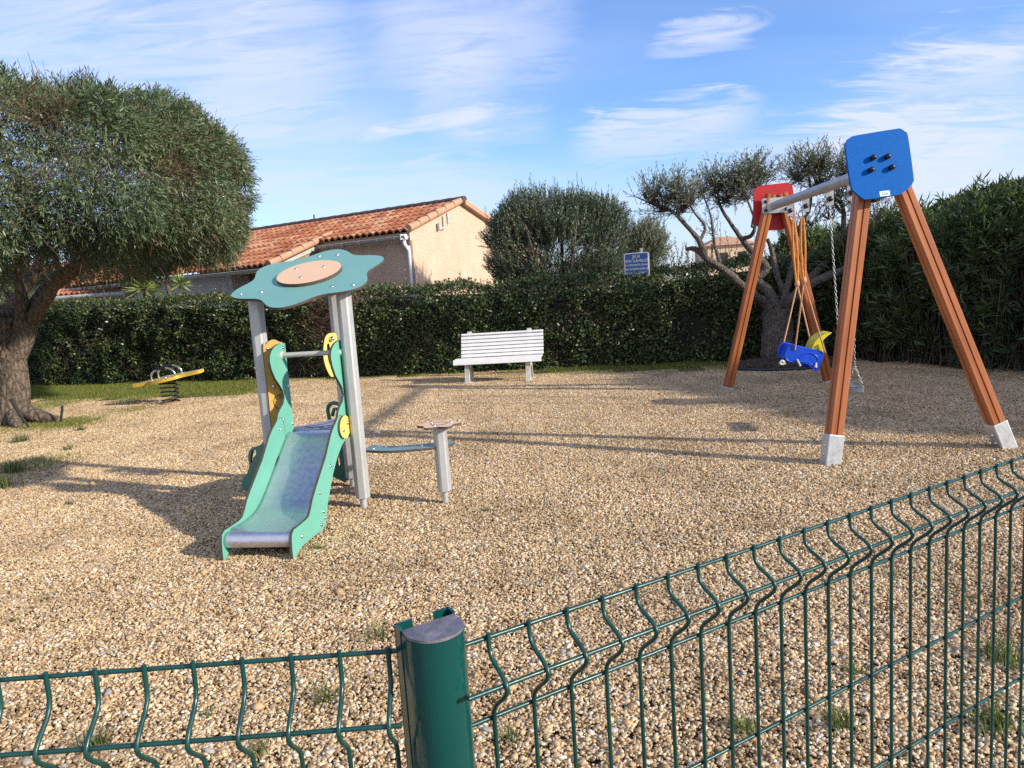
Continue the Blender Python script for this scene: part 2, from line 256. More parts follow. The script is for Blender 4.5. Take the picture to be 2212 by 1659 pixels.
# ------------------------------------------------------------------ mesh helpers
def link(o, parent=None):
    COL.objects.link(o)
    if parent is not None: o.parent = parent
    return o
def tag(o, label=None, cat=None, group=None, kind=None):
    if label: o['label'] = label
    if cat: o['category'] = cat
    if group: o['group'] = group
    if kind: o['kind'] = kind
    return o
def empty(name, loc, rz=0.0, label=None, cat=None, group=None):
    o = bpy.data.objects.new(name, None); o.empty_display_size = 0.2; link(o); o.location = tuple(float(v) for v in loc); o.rotation_euler = (0, 0, rz)
    return tag(o, label, cat, group)
class MB:
    def __init__(s): s.v = []; s.f = []; s.mi = []; s.sm = []
    def add(s, vs, fs, mi=0, smooth=False):
        b = len(s.v); s.v += [tuple(float(c) for c in v) for v in vs]
        for f in fs: s.f.append(tuple(i + b for i in f)); s.mi.append(mi); s.sm.append(smooth)
        return s
    def box(s, c, d, rot=None, mi=0):
        x, y, z = d[0] / 2, d[1] / 2, d[2] / 2
        vs = [Vector(p) for p in ((-x, -y, -z), (x, -y, -z), (x, y, -z), (-x, y, -z), (-x, -y, z), (x, -y, z), (x, y, z), (-x, y, z))]
        if rot is not None: vs = [rot @ v for v in vs]
        c = Vector(tuple(float(q) for q in c))
        return s.add([v + c for v in vs], [(0, 3, 2, 1), (4, 5, 6, 7), (0, 1, 5, 4), (1, 2, 6, 5), (2, 3, 7, 6), (3, 0, 4, 7)], mi)
    def tube(s, pts, r, n=8, caps=True, mi=0, jit=0.0, closed=False, smooth=True):
        pts = [Vector(tuple(float(c) for c in p)) for p in pts]; k = len(pts)
        rs = r if isinstance(r, (list, tuple)) else [r] * k
        vs = []; prev = None
        for i, p in enumerate(pts):
            if closed: t = pts[(i + 1) % k] - pts[i - 1]
            else: t = pts[min(i + 1, k - 1)] - pts[max(i - 1, 0)]
            t.normalize()
            if prev is None:
                up = Vector((0, 0, 1)) if abs(t.z) < 0.9 else Vector((1, 0, 0)); a = t.cross(up).normalized()
            else:
                a = prev - t * prev.dot(t); a.normalize()
            prev = a; b = t.cross(a)
            for j in range(n):
                q = 2 * pi * j / n; rr = rs[i] * (1 + (random.uniform(-jit, jit) if jit else 0))
                vs.append(p + a * (cos(q) * rr) + b * (sin(q) * rr))
        fs = []
        for i in range(k if closed else k - 1):
            i2 = (i + 1) % k
            for j in range(n): fs.append((i * n + j, i * n + (j + 1) % n, i2 * n + (j + 1) % n, i2 * n + j))
        s.add(vs, fs, mi, smooth)
        if caps and not closed:
            s.add([vs[j] for j in range(n)], [tuple(range(n - 1, -1, -1))], mi); s.add([vs[(k - 1) * n + j] for j in range(n)], [tuple(range(n))], mi)
        return s
    def lathe(s, prof, n=20, org=(0, 0, 0), mi=0, ax=None, smooth=True):
        vs = []; rot = ax if ax is not None else Matrix.Identity(3); o = Vector(tuple(float(c) for c in org))
        for r, z in prof:
            for j in range(n): q = 2 * pi * j / n; vs.append(o + rot @ Vector((r * cos(q), r * sin(q), z)))
        fs = [(i * n + j, i * n + (j + 1) % n, (i + 1) * n + (j + 1) % n, (i + 1) * n + j) for i in range(len(prof) - 1) for j in range(n)]
        return s.add(vs, fs, mi, smooth)
    def prism(s, outer, th, frame, holes=(), mi=0, emi=1):
        # outline in 2-D; frame(u, v, w) -> 3-D point; thickness along w
        loops = [outer] + list(holes); pts = [p for lp in loops for p in lp]; nn = len(pts)
        tri = tessellate_polygon([[Vector((p[0], p[1], 0)) for p in lp] for lp in loops])
        vs = [frame(p[0], p[1], 0) for p in pts] + [frame(p[0], p[1], th) for p in pts]
        fs = []
        for t in tri:
            a, b, c = [pts[i] for i in t]
            if (b[0] - a[0]) * (c[1] - a[1]) - (b[1] - a[1]) * (c[0] - a[0]) < 0: t = (t[0], t[2], t[1])
            fs.append((t[2], t[1], t[0])); fs.append((t[0] + nn, t[1] + nn, t[2] + nn))
        s.add(vs, fs, mi)
        b0 = 0
        for li, lp in enumerate(loops):
            k = len(lp); area = sum(lp[i][0] * lp[(i + 1) % k][1] - lp[(i + 1) % k][0] * lp[i][1] for i in range(k))
            ev = vs[b0:b0 + k] + vs[nn + b0:nn + b0 + k]
            fl = (area > 0) ^ (li > 0)
            es = [((i, (i + 1) % k, (i + 1) % k + k, i + k) if fl else (i + k, (i + 1) % k + k, (i + 1) % k, i)) for i in range(k)]
            s.add(ev, es, emi); b0 += k
        return s
    def build(s, name, mats, parent=None, bevel=0.0, seg=2):
        me = bpy.data.meshes.new(name); me.from_pydata(s.v, [], s.f)
        if not isinstance(mats, (list, tuple)): mats = [mats]
        for m in mats: me.materials.append(m)
        k = len(mats)
        me.polygons.foreach_set('material_index', [min(i, k - 1) for i in s.mi]); me.polygons.foreach_set('use_smooth', s.sm); me.update()
        o = link(bpy.data.objects.new(name, me), parent)
        if bevel:
            md = o.modifiers.new('edge', 'BEVEL'); md.width = bevel; md.segments = seg; md.limit_method = 'ANGLE'; md.angle_limit = radians(40)
        return o
def npmesh(name, V, Fq, mat, parent=None, rnd=None, smooth=False, link_it=True, mi=None):
    me = bpy.data.meshes.new(name); V = np.asarray(V, np.float32); Fq = np.asarray(Fq, np.int32)
    me.vertices.add(len(V)); me.vertices.foreach_set('co', V.ravel())
    k = Fq.shape[1]; me.loops.add(Fq.size); me.loops.foreach_set('vertex_index', Fq.ravel())
    me.polygons.add(len(Fq)); me.polygons.foreach_set('loop_start', np.arange(0, Fq.size, k, dtype=np.int32))
    try: me.polygons.foreach_set('loop_total', np.full(len(Fq), k, np.int32))
    except Exception: pass
    for m in (mat if isinstance(mat, (list, tuple)) else [mat]): me.materials.append(m)
    if mi is not None: me.polygons.foreach_set('material_index', np.asarray(mi, np.int32))
    if smooth: me.polygons.foreach_set('use_smooth', np.ones(len(Fq), bool))
    if rnd is not None:
        a = me.attributes.new('rnd', 'FLOAT', 'POINT'); a.data.foreach_set('value', np.asarray(rnd, np.float32))
    me.update(calc_edges=True); me.validate()
    o = bpy.data.objects.new(name, me)
    if link_it: link(o, parent)
    return o
def spline(pts, n=8, closed=True):
    P = [np.array(p, float) for p in pts]; k = len(P); out = []
    for i in range(k if closed else k - 1):
        g = (lambda j: P[j % k]) if closed else (lambda j: P[min(max(j, 0), k - 1)])
        p0, p1, p2, p3 = g(i - 1), g(i), g(i + 1), g(i + 2)
        for j in range(n):
            t = j / n; out.append(0.5 * (2 * p1 + (p2 - p0) * t + (2 * p0 - 5 * p1 + 4 * p2 - p3) * t * t + (3 * p1 - p0 - 3 * p2 + p3) * t ** 3))
    if not closed: out.append(P[-1])
    return [tuple(q) for q in out]
def ccw(p):
    return p if sum(p[i][0] * p[(i + 1) % len(p)][1] - p[(i + 1) % len(p)][0] * p[i][1] for i in range(len(p))) > 0 else p[::-1]
def text_mesh(name, body, size, frame_mat, mat, parent, align='CENTER', extrude=0.0008, spacing=1.0, xs=1.0):
    cu = bpy.data.curves.new(name, 'FONT'); cu.body = body; cu.size = size; cu.align_x = align; cu.align_y = 'CENTER'; cu.extrude = extrude; cu.space_line = spacing
    tmp = bpy.data.objects.new(name + '_outline', cu); COL.objects.link(tmp)
    bpy.context.view_layer.update()
    me = bpy.data.meshes.new_from_object(tmp.evaluated_get(bpy.context.evaluated_depsgraph_get()))
    bpy.data.objects.remove(tmp); me.name = name
    me.transform(frame_mat @ Matrix.Diagonal((xs, 1, 1, 1))); me.materials.clear(); me.materials.append(mat)
    return link(bpy.data.objects.new(name, me), parent)

# value noise on points
def vnoise(P, scale, seed=0):
    Q = np.asarray(P) * scale + seed * 17.31; I = np.floor(Q).astype(np.int64); Fr = Q - I; Fr = Fr * Fr * (3 - 2 * Fr)
    def hsh(a):
        h = (a[:, 0] * 73856093) ^ (a[:, 1] * 19349663) ^ (a[:, 2] * 83492791) ^ (seed * 2654435)
        h = (h ^ (h >> 13)) * 1274126177; h = h ^ (h >> 16); return (h & 0xFFFF) / 65535.0
    r = 0
    for dx in (0, 1):
        for dy in (0, 1):
            for dz in (0, 1):
                wgt = (Fr[:, 0] if dx else 1 - Fr[:, 0]) * (Fr[:, 1] if dy else 1 - Fr[:, 1]) * (Fr[:, 2] if dz else 1 - Fr[:, 2])
                r = r + wgt * hsh(I + np.array([dx, dy, dz]))
    return r
def unit(A): return A / np.maximum(np.linalg.norm(A, axis=-1, keepdims=True), 1e-9)
def leaves(P, D, L, W, fold=0.25, R=None):
    """diamond leaf with a folded midrib per point"""
    n = len(P); D = unit(D); rn = unit(rng.normal(size=(n, 3))) if R is None else R
    S = unit(np.cross(D, rn)); Nn = np.cross(S, D)
    L = np.broadcast_to(np.asarray(L, float), (n,))[:, None]; W = np.broadcast_to(np.asarray(W, float), (n,))[:, None]
    droop = Nn * (-0.08) * L
    V = np.empty((n, 4, 3)); mid = P + D * L * 0.48
    V[:, 0] = P; V[:, 1] = mid + S * W / 2 + Nn * W * fold; V[:, 2] = P + D * L + droop; V[:, 3] = mid - S * W / 2 + Nn * W * fold
    return V.reshape(-1, 3), np.arange(4 * n, dtype=np.int32).reshape(n, 4)
def sprigs(B, D, k, length, L, W, spread=0.9, both=False):
    """k leaves up a short shoot from each base B along D"""
    n = len(B); D = unit(D); t = (np.arange(k) + rng.random((n, k))) / k
    ax = unit(rng.normal(size=(n, k, 3))); side = unit(np.cross(np.repeat(D[:, None], k, 1), ax))
    P = B[:, None] + D[:, None] * (t * length)[..., None]
    LD = unit(D[:, None] * (1 - 0.35 * spread) + side * spread)
    return P.reshape(-1, 3), LD.reshape(-1, 3)
def segs_mesh(A, Bp, r):
    """many straight 3-sided twigs"""
    n = len(A); D = unit(Bp - A); S = unit(np.cross(D, unit(rng.normal(size=(n, 3))))); T = np.cross(D, S)
    V = np.empty((n, 6, 3)); r = np.broadcast_to(np.asarray(r, float), (n,))[:, None]
    for j in range(3):
        o = S * cos(2.094 * j) + T * sin(2.094 * j); V[:, j] = A + o * r; V[:, 3 + j] = Bp + o * r * 0.5
    b = (np.arange(n) * 6)[:, None]
    Fq = np.concatenate([b + np.array([[j, (j + 1) % 3, 3 + (j + 1) % 3, 3 + j]]) for j in range(3)])
    return V.reshape(-1, 3), Fq

# scatter of ready-made patches (stuff)
def scatter(name, pts, protos, scl=None):
    hid = bpy.data.collections.new(name + '_patches')
    for p in protos: hid.objects.link(p)
    pts = np.asarray(pts, np.float32); me = bpy.data.meshes.new(name); me.vertices.add(len(pts)); me.vertices.foreach_set('co', pts.ravel())
    a = me.attributes.new('rz', 'FLOAT', 'POINT'); a.data.foreach_set('value', (rng.integers(0, 4, len(pts)) * pi / 2 + 0.0 * pts[:, 0]).astype(np.float32))
    me.update(); o = link(bpy.data.objects.new(name, me))
    ng = bpy.data.node_groups.new(name + '_spread', 'GeometryNodeTree')
    ng.interface.new_socket('Geometry', in_out='INPUT', socket_type='NodeSocketGeometry'); ng.interface.new_socket('Geometry', in_out='OUTPUT', socket_type='NodeSocketGeometry')
    gi = ng.nodes.new('NodeGroupInput'); go = ng.nodes.new('NodeGroupOutput'); ip = ng.nodes.new('GeometryNodeInstanceOnPoints')
    ci = ng.nodes.new('GeometryNodeCollectionInfo'); ci.inputs['Collection'].default_value = hid; ci.inputs['Separate Children'].default_value = True; ci.inputs['Reset Children'].default_value = True
    rv = ng.nodes.new('FunctionNodeRandomValue'); rv.data_type = 'INT'
    ints = [s for s in rv.inputs if s.type == 'INT']; ints[0].default_value = 0; ints[1].default_value = len(protos) - 1
    na = ng.nodes.new('GeometryNodeInputNamedAttribute'); na.data_type = 'FLOAT'; na.inputs['Name'].default_value = 'rz'
    cx = ng.nodes.new('ShaderNodeCombineXYZ'); er = ng.nodes.new('FunctionNodeEulerToRotation')
    k = ng.links.new
    k(gi.outputs[0], ip.inputs['Points']); k(ci.outputs[0], ip.inputs['Instance']); ip.inputs['Pick Instance'].default_value = True
    k([s for s in rv.outputs if s.type == 'INT'][0], ip.inputs['Instance Index']); k(na.outputs['Attribute'], cx.inputs['Z']); k(cx.outputs[0], er.inputs[0]); k(er.outputs[0], ip.inputs['Rotation'])
    k(ip.outputs[0], go.inputs[0])
    md = o.modifiers.new('spread', 'NODES'); md.node_group = ng
    return o

# ------------------------------------------------------------------ ground
def sheet(name, pts, z, mat, kind='structure'):
    mb = MB(); mb.add([(p[0], p[1], z) for p in pts], [tuple(range(len(pts)))]); return tag(mb.build(name, mat), kind=kind)
sheet('ground', ccw([(-900, -60), (900, -60), (900, 1500), (-900, 1500)]), -0.03, m_field)
YARD = [(-16, -3), (9.5, -3), (8.2, 5.0), (6.9, 8.9), (6.0, 11.4), (5.4, 12.6), (-3.2, 15.1), (-14.5, 18.8), (-20, 16)]
sheet('gravel_bed', ccw(YARD), -0.012, m_dirt)

def ico(sub):
    import bmesh
    bm = bmesh.new(); bmesh.ops.create_icosphere(bm, subdivisions=sub, radius=1.0)
    V = np.array([v.co[:] for v in bm.verts]); Fq = np.array([[v.index for v in f.verts] for f in bm.faces]); bm.free(); return V, Fq
IV, IF = ico(2)
PS = 0.5; PW_ = 0.56
def pebble_patch(i, n):
    c = np.c_[rng.uniform(-PW_ / 2, PW_ / 2, (n, 2)), rng.uniform(-0.006, 0.006, n)]
    size = np.exp(rng.normal(math.log(0.0052), 0.30, n)); sx = size * rng.uniform(0.95, 1.55, n); sy = size * rng.uniform(0.75, 1.1, n); sz = size * rng.uniform(0.5, 0.8, n)
    c[:, 2] += sz * 0.4
    a = rng.uniform(0, 2 * pi, n); tl = rng.normal(0, 0.35, n)
    V = IV[None] * np.stack([sx, sy, sz], -1)[:, None]
    V = V * (1 + 0.16 * np.sin(IV[None, :, [1, 2, 0]] * 2.3 + rng.uniform(0, 6, (n, 1, 3))))
    x, y, z = V[..., 0], V[..., 1], V[..., 2]
    ct, st = np.cos(tl)[:, None], np.sin(tl)[:, None]; x, z = x * ct - z * st, x * st + z * ct
    ca, sa = np.cos(a)[:, None], np.sin(a)[:, None]; x, y = x * ca - y * sa, x * sa + y * ca
    V = np.stack([x, y, z], -1) + c[:, None]
    Fq = (IF[None] + (np.arange(n) * len(IV))[:, None, None]).reshape(-1, 3)
    return npmesh('pebble_patch', V.reshape(-1, 3), Fq, m_peb, None, np.repeat(rng.random(n), len(IV)), True, False)
def inside(poly, x, y):
    c = np.zeros(len(x), bool); k = len(poly)
    for i in range(k):
        x1, y1 = poly[i]; x2, y2 = poly[(i + 1) % k]
        hit = ((y1 > y) != (y2 > y)) & (x < (x2 - x1) * (y - y1) / ((y2 - y1) + 1e-12) + x1); c ^= hit
    return c
gx, gy = np.meshgrid(np.arange(-15, 9, PS), np.arange(0.25, 18, PS)); gx = gx.ravel(); gy = gy.ravel()
# grass strip: along the hedge foot; gravel thins out there
def hedge_y(x): return np.where(x < -2.97, 14.572 + (-2.97 - x) * 0.336, 14.572 - (x + 2.97) * 0.226)
def lawn_d(x, y):                     # 0 gravel .. 1 turf
    d = hedge_y(x) - y
    wl = np.where(x < -4.6, 2.5, np.where(x < -1.5, 0.3, np.where(x < 0.5, 0.15, np.where(x < 4.1, 1.15, 0.5))))
    return np.clip((wl - d) / 0.8 + 0.3, 0, 1)
nearc = inside(YARD, gx, gy) & (np.abs(gx) < gy * 0.80 + 1.8)
keep = nearc & (lawn_d(gx, gy) < rng.uniform(0.25, 1.0, len(gx)))
und = 0.010 * np.sin(gx * 2.1 + 1.3 * np.sin(gy)) + 0.008 * np.sin(gy * 2.7 + gx)
gpts = np.c_[gx, gy, np.clip(und, -0.008, 0.02) * 0.5][keep]
gravel = scatter('gravel', gpts, [pebble_patch(i, 4700) for i in range(5)])
tag(gravel, 'tan river pebbles covering the whole playground floor', 'gravel', kind='stuff')

# ------------------------------------------------------------------ grass
def blades(n, area, hmin, hmax, wd, lean=0.5):
    P = np.c_[np.clip(rng.normal(0, area * .42, (n, 2)), -area, area), np.zeros(n)]; h = rng.uniform(hmin, hmax, n); a = rng.uniform(0, 2 * pi, n); ln = rng.normal(lean, 0.25, n) * h
    dx = np.c_[np.cos(a), np.sin(a), np.zeros(n)]; sd = np.c_[-np.sin(a), np.cos(a), np.zeros(n)] * (wd * rng.uniform(0.6, 1.3, n))[:, None]
    m1 = P + dx * (ln * 0.3)[:, None] + np.c_[np.zeros((n, 2)), h * 0.6]; tp = P + dx * ln[:, None] + np.c_[np.zeros((n, 2)), h]
    V = np.stack([P - sd, P + sd, m1 + sd * 0.7, m1 - sd * 0.7, tp, tp + sd * 0.05], 1)
    b = (np.arange(n) * 6)[:, None]
    Fq = np.concatenate([b + np.array([[0, 1, 2, 3]]), b + np.array([[3, 2, 5, 4]])])
    return V.reshape(-1, 3), Fq, np.repeat(rng.random(n), 6)
def grass_patch(n, hmin=0.015, hmax=0.05, area=0.5):
    V, Fq, r = blades(n, area, hmin, hmax, 0.0028); return npmesh('grass_patch', V, Fq, m_grass, None, r, False, False)
qx, qy = np.meshgrid(np.arange(-15, 6.2, 0.42), np.arange(8, 19, 0.42)); qx = qx.ravel() + rng.uniform(-.2, .2, qx.size); qy = qy.ravel() + rng.uniform(-.2, .2, qy.size)
ld = lawn_d(qx, qy) * inside(YARD, qx, qy)
ks = rng.random(len(qx)) < ld
# thin grass round the clipped tree on the left
tx = rng.uniform(-13, -4.4, 900); ty = rng.uniform(5.0, 13.8, 900)
dn = np.clip(1.0 - np.abs(tx + 8.6 + 0.25 * (ty - 9)) / 3.6, 0, 1) * (vnoise(np.c_[tx, ty, 0 * tx], 0.9, 3) > 0.36)
ks2 = rng.random(900) < dn * 0.95
lawn = scatter('grass', np.r_[np.c_[qx, qy, 0 * qx][ks], np.c_[tx, ty, 0 * tx][ks2]], [grass_patch(900), grass_patch(650), grass_patch(380, 0.02, 0.07), grass_patch(200, 0.02, 0.06)])
tag(lawn, 'short green grass along the hedge foot and round the clipped tree', 'grass', kind='stuff')
mb = MB()
tl_ = [(-15, hedge_y(np.array([-15.0]))[0] + .4), (-4.4, 15.4), (-4.7, 13.6), (-8, 14.3), (-15, 17.0)]
mb.add([(p[0], p[1], -0.006) for p in ccw(tl_)], [tuple(range(5))])
mb.add([(p[0], p[1], -0.006) for p in ccw([(0.5, 14.2), (5.2, 13.1), (4.4, 12.2), (0.6, 13.4)])], [(0, 1, 2, 3)])
tag(mb.build('turf_soil', m_lawn), kind='structure')

# ------------------------------------------------------------------ far country
def hill():
    mb = MB(); n = 60
    xs = np.linspace(58, 190, n); vs = []; fs = []
    for i, x in enumerate(xs):
        hgt = 10.6 + 4.4 * np.exp(-((x - 108) / 17.0) ** 2) - 11.3 * np.clip((88 - x) / 26, 0, 1) + 0.3 * sin(x * 0.9)
        vs += [(x, 146, -0.5), (x, 150, hgt * 0.93), (x, 156, hgt), (x, 200, -0.5)]
    for i in range(n - 1):
        for j in range(3): fs.append((i * 4 + j, (i + 1) * 4 + j, (i + 1) * 4 + j + 1, i * 4 + j + 1))
    mb.add(vs, fs, 0, True); return tag(mb.build('hill', m_hill), kind='structure')
hill()
P = []; D = []
for x in np.arange(70, 150, 1.2):
    hgt = 10.6 + 4.4 * np.exp(-((x - 108) / 17.0) ** 2) - 11.3 * np.clip((88 - x) / 26, 0, 1)
    r = random.uniform(0.7, 1.5); k = 170
    q = unit(rng.normal(size=(k, 3))) * (rng.random((k, 1)) ** 0.4) * np.array([r, r, r * 0.8]) + np.array([x, 150 + random.uniform(-1, 2), hgt + r * 0.3])
    P.append(q); D.append(unit(rng.normal(size=(k, 3)) + [0, 0, 0.5]))
V, Fq = leaves(np.concatenate(P), np.concatenate(D), 0.55, 0.35)
tag(npmesh('hilltop_wood', V, Fq, m_far, None, np.repeat(rng.random(len(Fq)), 4)), 'dark far-off pines along the hilltop behind the tall oleander', 'wood', kind='stuff')

# ------------------------------------------------------------------ house
HO = np.array([-2.2955, 16.7561, 0.0]); HA = radians(-32.7)
hd = np.array([cos(HA), sin(HA), 0]); hw_ = np.array([-hd[1], hd[0], 0])
house = empty('house', HO, 0, 'low house with terracotta tiled roof and sunlit pink gable behind the hedge', 'house')
def H(u, w, z): return tuple(-hd * u + hw_ * w + np.array([0, 0, z]))      # u along the eaves to the left, w up the slope
SL = 0.355; EZ = 2.86; RW = 2.50
def roofz(w): return EZ + SL * w if w <= RW else EZ + SL * (RW - (w - RW))
def tiles(name, u0, u1, w0, w1, parent, org=H, zf=roofz, pitch=0.205, row=0.34):
    nu = int((u1 - u0) / pitch) * 8; nr = int(math.ceil((w1 - w0) / row)); V = []; Fq = []; R = []
    for r in range(nr):
        wa = w1 - r * row; wb = max(w1 - (r + 1) * row - 0.03, w0 - 0.03)
        off = 0.0
        for (wv, lift) in ((wa, 0.012), (wb, 0.042), (wb, 0.008)):
            for i in range(nu + 1):
                u = u0 + (u1 - u0) * i / nu; ph = (u / pitch + off) % 1.0
                hh = 0.058 * math.sqrt(max(0, 1 - ((ph - 0.36) / 0.36) ** 2)) if ph < 0.72 else -0.018 * sin((ph - 0.72) / 0.28 * pi)
                V.append(org(u, wv, zf(wv) + hh * (1.0 if lift != 0.012 else 0.85) + lift)); 
        b = r * 3 * (nu + 1)
        tr = rng.random(nu // 8 + 2)
        for s in range(2):
            for i in range(nu): Fq.append((b + s * (nu + 1) + i, b + s * (nu + 1) + i + 1, b + (s + 1) * (nu + 1) + i + 1, b + (s + 1) * (nu + 1) + i))
        rr = np.array([tr[min(int((u0 + (u1 - u0) * i / nu - u0) / pitch), len(tr) - 1)] for i in range(nu + 1)])
        R += list(rr) * 3
    return npmesh(name, V, Fq, m_tile, parent, R, False)
tiles('roof', -0.02, 14.0, 0.32, RW, house)
tiles('roof', 2.9, 14.0, -1.22, 0.31, house)
# back slope and its thickness
mb = MB(); mb.add([H(-0.12, RW, roofz(RW)), H(-0.12, 6.6, roofz(6.6)), H(14, 6.6, roofz(6.6)), H(14, RW, roofz(RW)),
                   H(-0.12, RW, roofz(RW) - .07), H(-0.12, 6.6, roofz(6.6) - .07), H(14, 6.6, roofz(6.6) - .07), H(14, RW, roofz(RW) - .07)],
                  [(0, 1, 2, 3), (7, 6, 5, 4), (0, 4, 5, 1), (1, 5, 6, 2)]); mb.build('rear_roof', m_verge, house)
mb = MB()
for i in range(35): # ridge tiles, half round, overlapping
    u = -0.10 + i * 0.405; pr = []
    mb.tube([H(u, RW, roofz(RW) + 0.03), H(u + 0.44, RW, roofz(RW) + 0.03)], [0.105, 0.09], 10)
mb.build('ridge', m_ridge, house)
mb = MB()
for i in range(6):
    w0 = 0.34 + i * 0.345; mb.tube([H(-0.02, w0, roofz(w0) + 0.05), H(-0.02, w0 + 0.38, roofz(w0 + 0.38) + 0.035)], [0.095, 0.08], 10)
mb.build('verge_tile', m_verge, house); mb = MB()
for i in range(10):
    w0 = RW + 0.04 + i * 0.345; mb.tube([H(-0.06, w0 + 0.38, roofz(w0 + 0.38) + 0.03), H(-0.06, w0, roofz(w0) + 0.03)], [0.06, 0.05], 8)
mb.build('verge_tile', m_verge, house); mb = MB()
for i in range(6):
    w0 = -1.26 + i * 0.345; mb.tube([H(2.86, w0, roofz(w0) + 0.05), H(2.86, w0 + 0.37, roofz(w0 + 0.37) + 0.035)], [0.09, 0.075], 10)
mb.build('verge_tile', m_verge, house)
mb = MB() # gable and eave walls
gz = lambda ww: roofz(ww) - 0.05
mb.add([H(0.02, 0.42, 0), H(0.02, 6.3, 0), H(0.02, 6.3, gz(6.3)), H(0.02, RW, gz(RW)), H(0.02, 0.42, gz(0.42))], [(0, 1, 2, 3, 4)])
mb.add([H(0.02, 0.42, 0), H(0.02, 0.42, gz(0.42)), H(3.2, 0.42, gz(0.42)), H(3.2, 0.42, 0)], [(0, 1, 2, 3)])
mb.add([H(0.0, 6.3, 0), H(14, 6.3, 0), H(14, 6.3, gz(6.3)), H(0, 6.3, gz(6.3))], [(0, 1, 2, 3)])
mb.build('wall', m_stucco, house)
mb = MB()
mb.add([H(2.98, -0.35, 0), H(2.98, 0.42, 0), H(2.98, 0.42, roofz(0.42) - .12), H(2.98, -0.35, roofz(-0.35) - .12)], [(0, 1, 2, 3)])
mb.add([H(2.98, -0.36, 0), H(4.7, -0.36, 0), H(4.7, -0.36, roofz(-.36) - .1), H(2.98, -0.36, roofz(-.36) - .1)], [(3, 2, 1, 0)])
mb.build('recess_wall', m_fascia, house)
mb = MB(); mb.add([H(4.7, -0.9, 0), H(14, -0.9, 0), H(14, -0.9, roofz(-.9) - .1), H(4.7, -0.9, roofz(-.9) - .1)], [(3, 2, 1, 0)])
mb.add([H(4.7, -0.9, 0), H(4.7, -0.3, 0), H(4.7, -0.3, roofz(-.3) - .1), H(4.7, -0.9, roofz(-.9) - .1)], [(0, 1, 2, 3)])
mb.build('porch_wall', m_stucco2, house)
mb = MB()  # sloping soffit board beneath the lower verge
for w0, w1, u in ((-1.2, 0.75, 2.93),):
    mb.add([H(u, w0, roofz(w0) - 0.01), H(u, w1, roofz(w1) - 0.01), H(u, w1, roofz(w1) - 0.20), H(u, w0, roofz(w0) - 0.13), H(u + .04, w0, roofz(w0) - 0.01), H(u + .04, w1, roofz(w1) - 0.01), H(u + .04, w1, roofz(w1) - 0.20), H(u + .04, w0, roofz(w0) - 0.13)],
           [(0, 1, 2, 3), (7, 6, 5, 4), (3, 2, 6, 7), (0, 3, 7, 4)])
mb.build('verge_board', m_gutter, house)
mb = MB(); mb.box(H(1.45, 0.40, 2.83), (0.10, 0.02, 0.02)); mb.v = []; mb.f = []; mb.mi = []; mb.sm = []
def gutter(mb, u0, u1, w, z, r=0.075):
    n = 8; vs = []
    for u in (u0, u1):
        for j in range(n + 1): q = pi + pi * j / n; vs.append(H(u, w + r * cos(q), z + r * sin(q)))
    mb.add(vs, [(j, j + 1, n + 2 + j, n + 1 + j) for j in range(n)], 0, True)
    mb.add([vs[j] for j in range(n + 1)], [tuple(range(n + 1))]); mb.add([vs[n + 1 + j] for j in range(n + 1)], [tuple(range(n, -1, -1))])
    mb.tube([H(u0, w - r, z), H(u1, w - r, z)], 0.012, 6)
gutter(mb, -0.03, 2.72, 0.24, 2.86); gutter(mb, 3.0, 14.0, -1.32, 2.36); mb.build('gutter', m_gutter, house)
mb = MB(); k = 0.5
for i in range(5): u = 0.25 + i * 0.55; mb = MB(); mb.tube([H(u, 0.16, 2.87), H(u, 0.15, 2.80), H(u, 0.24, 2.772), H(u, 0.34, 2.82)], 0.011, 5); mb.build('gutter_bracket', m_gutter, house)
mb = MB(); mb.tube(spline([H(0.05, 0.24, 2.80), H(0.05, 0.25, 2.68), H(0.04, 0.34, 2.56), H(0.03, 0.37, 2.42), H(0.03, 0.37, 0.0)], 5, False), 0.045, 10)
mb.box(H(0.05, 0.24, 2.84), (0.14, 0.14, 0.12)); mb.build('downpipe', m_signwht, house)
mb = MB(); mb.box(H(0.01, 0.40, 1.4), (0.07, 0.07, 2.75), Matrix.Rotation(HA, 3, 'Z')); mb.build('corner_board', m_fascia, house)
mb = MB()  # small aerial bracket on the gable
mb.box(H(-0.05, 1.45, 3.10), (0.06, 0.06, 0.17), Matrix.Rotation(HA, 3, 'Z')); mb.tube([H(-0.06, 1.45, 3.06), H(-0.12, 1.70, 3.09), H(-0.12, 1.70, 3.33)], 0.016, 6); mb.box(H(-0.13, 1.70, 3.29), (0.05, 0.05, 0.24), Matrix.Rotation(HA, 3, 'Z'))
mb.build('aerial_bracket', m_galv, house, 0.004)
mb = MB(); mb.tube([H(5.2, RW, 3.8), H(5.2, RW, 3.99)], 0.02, 6); mb.build('vent_pipe', m_dark, house)

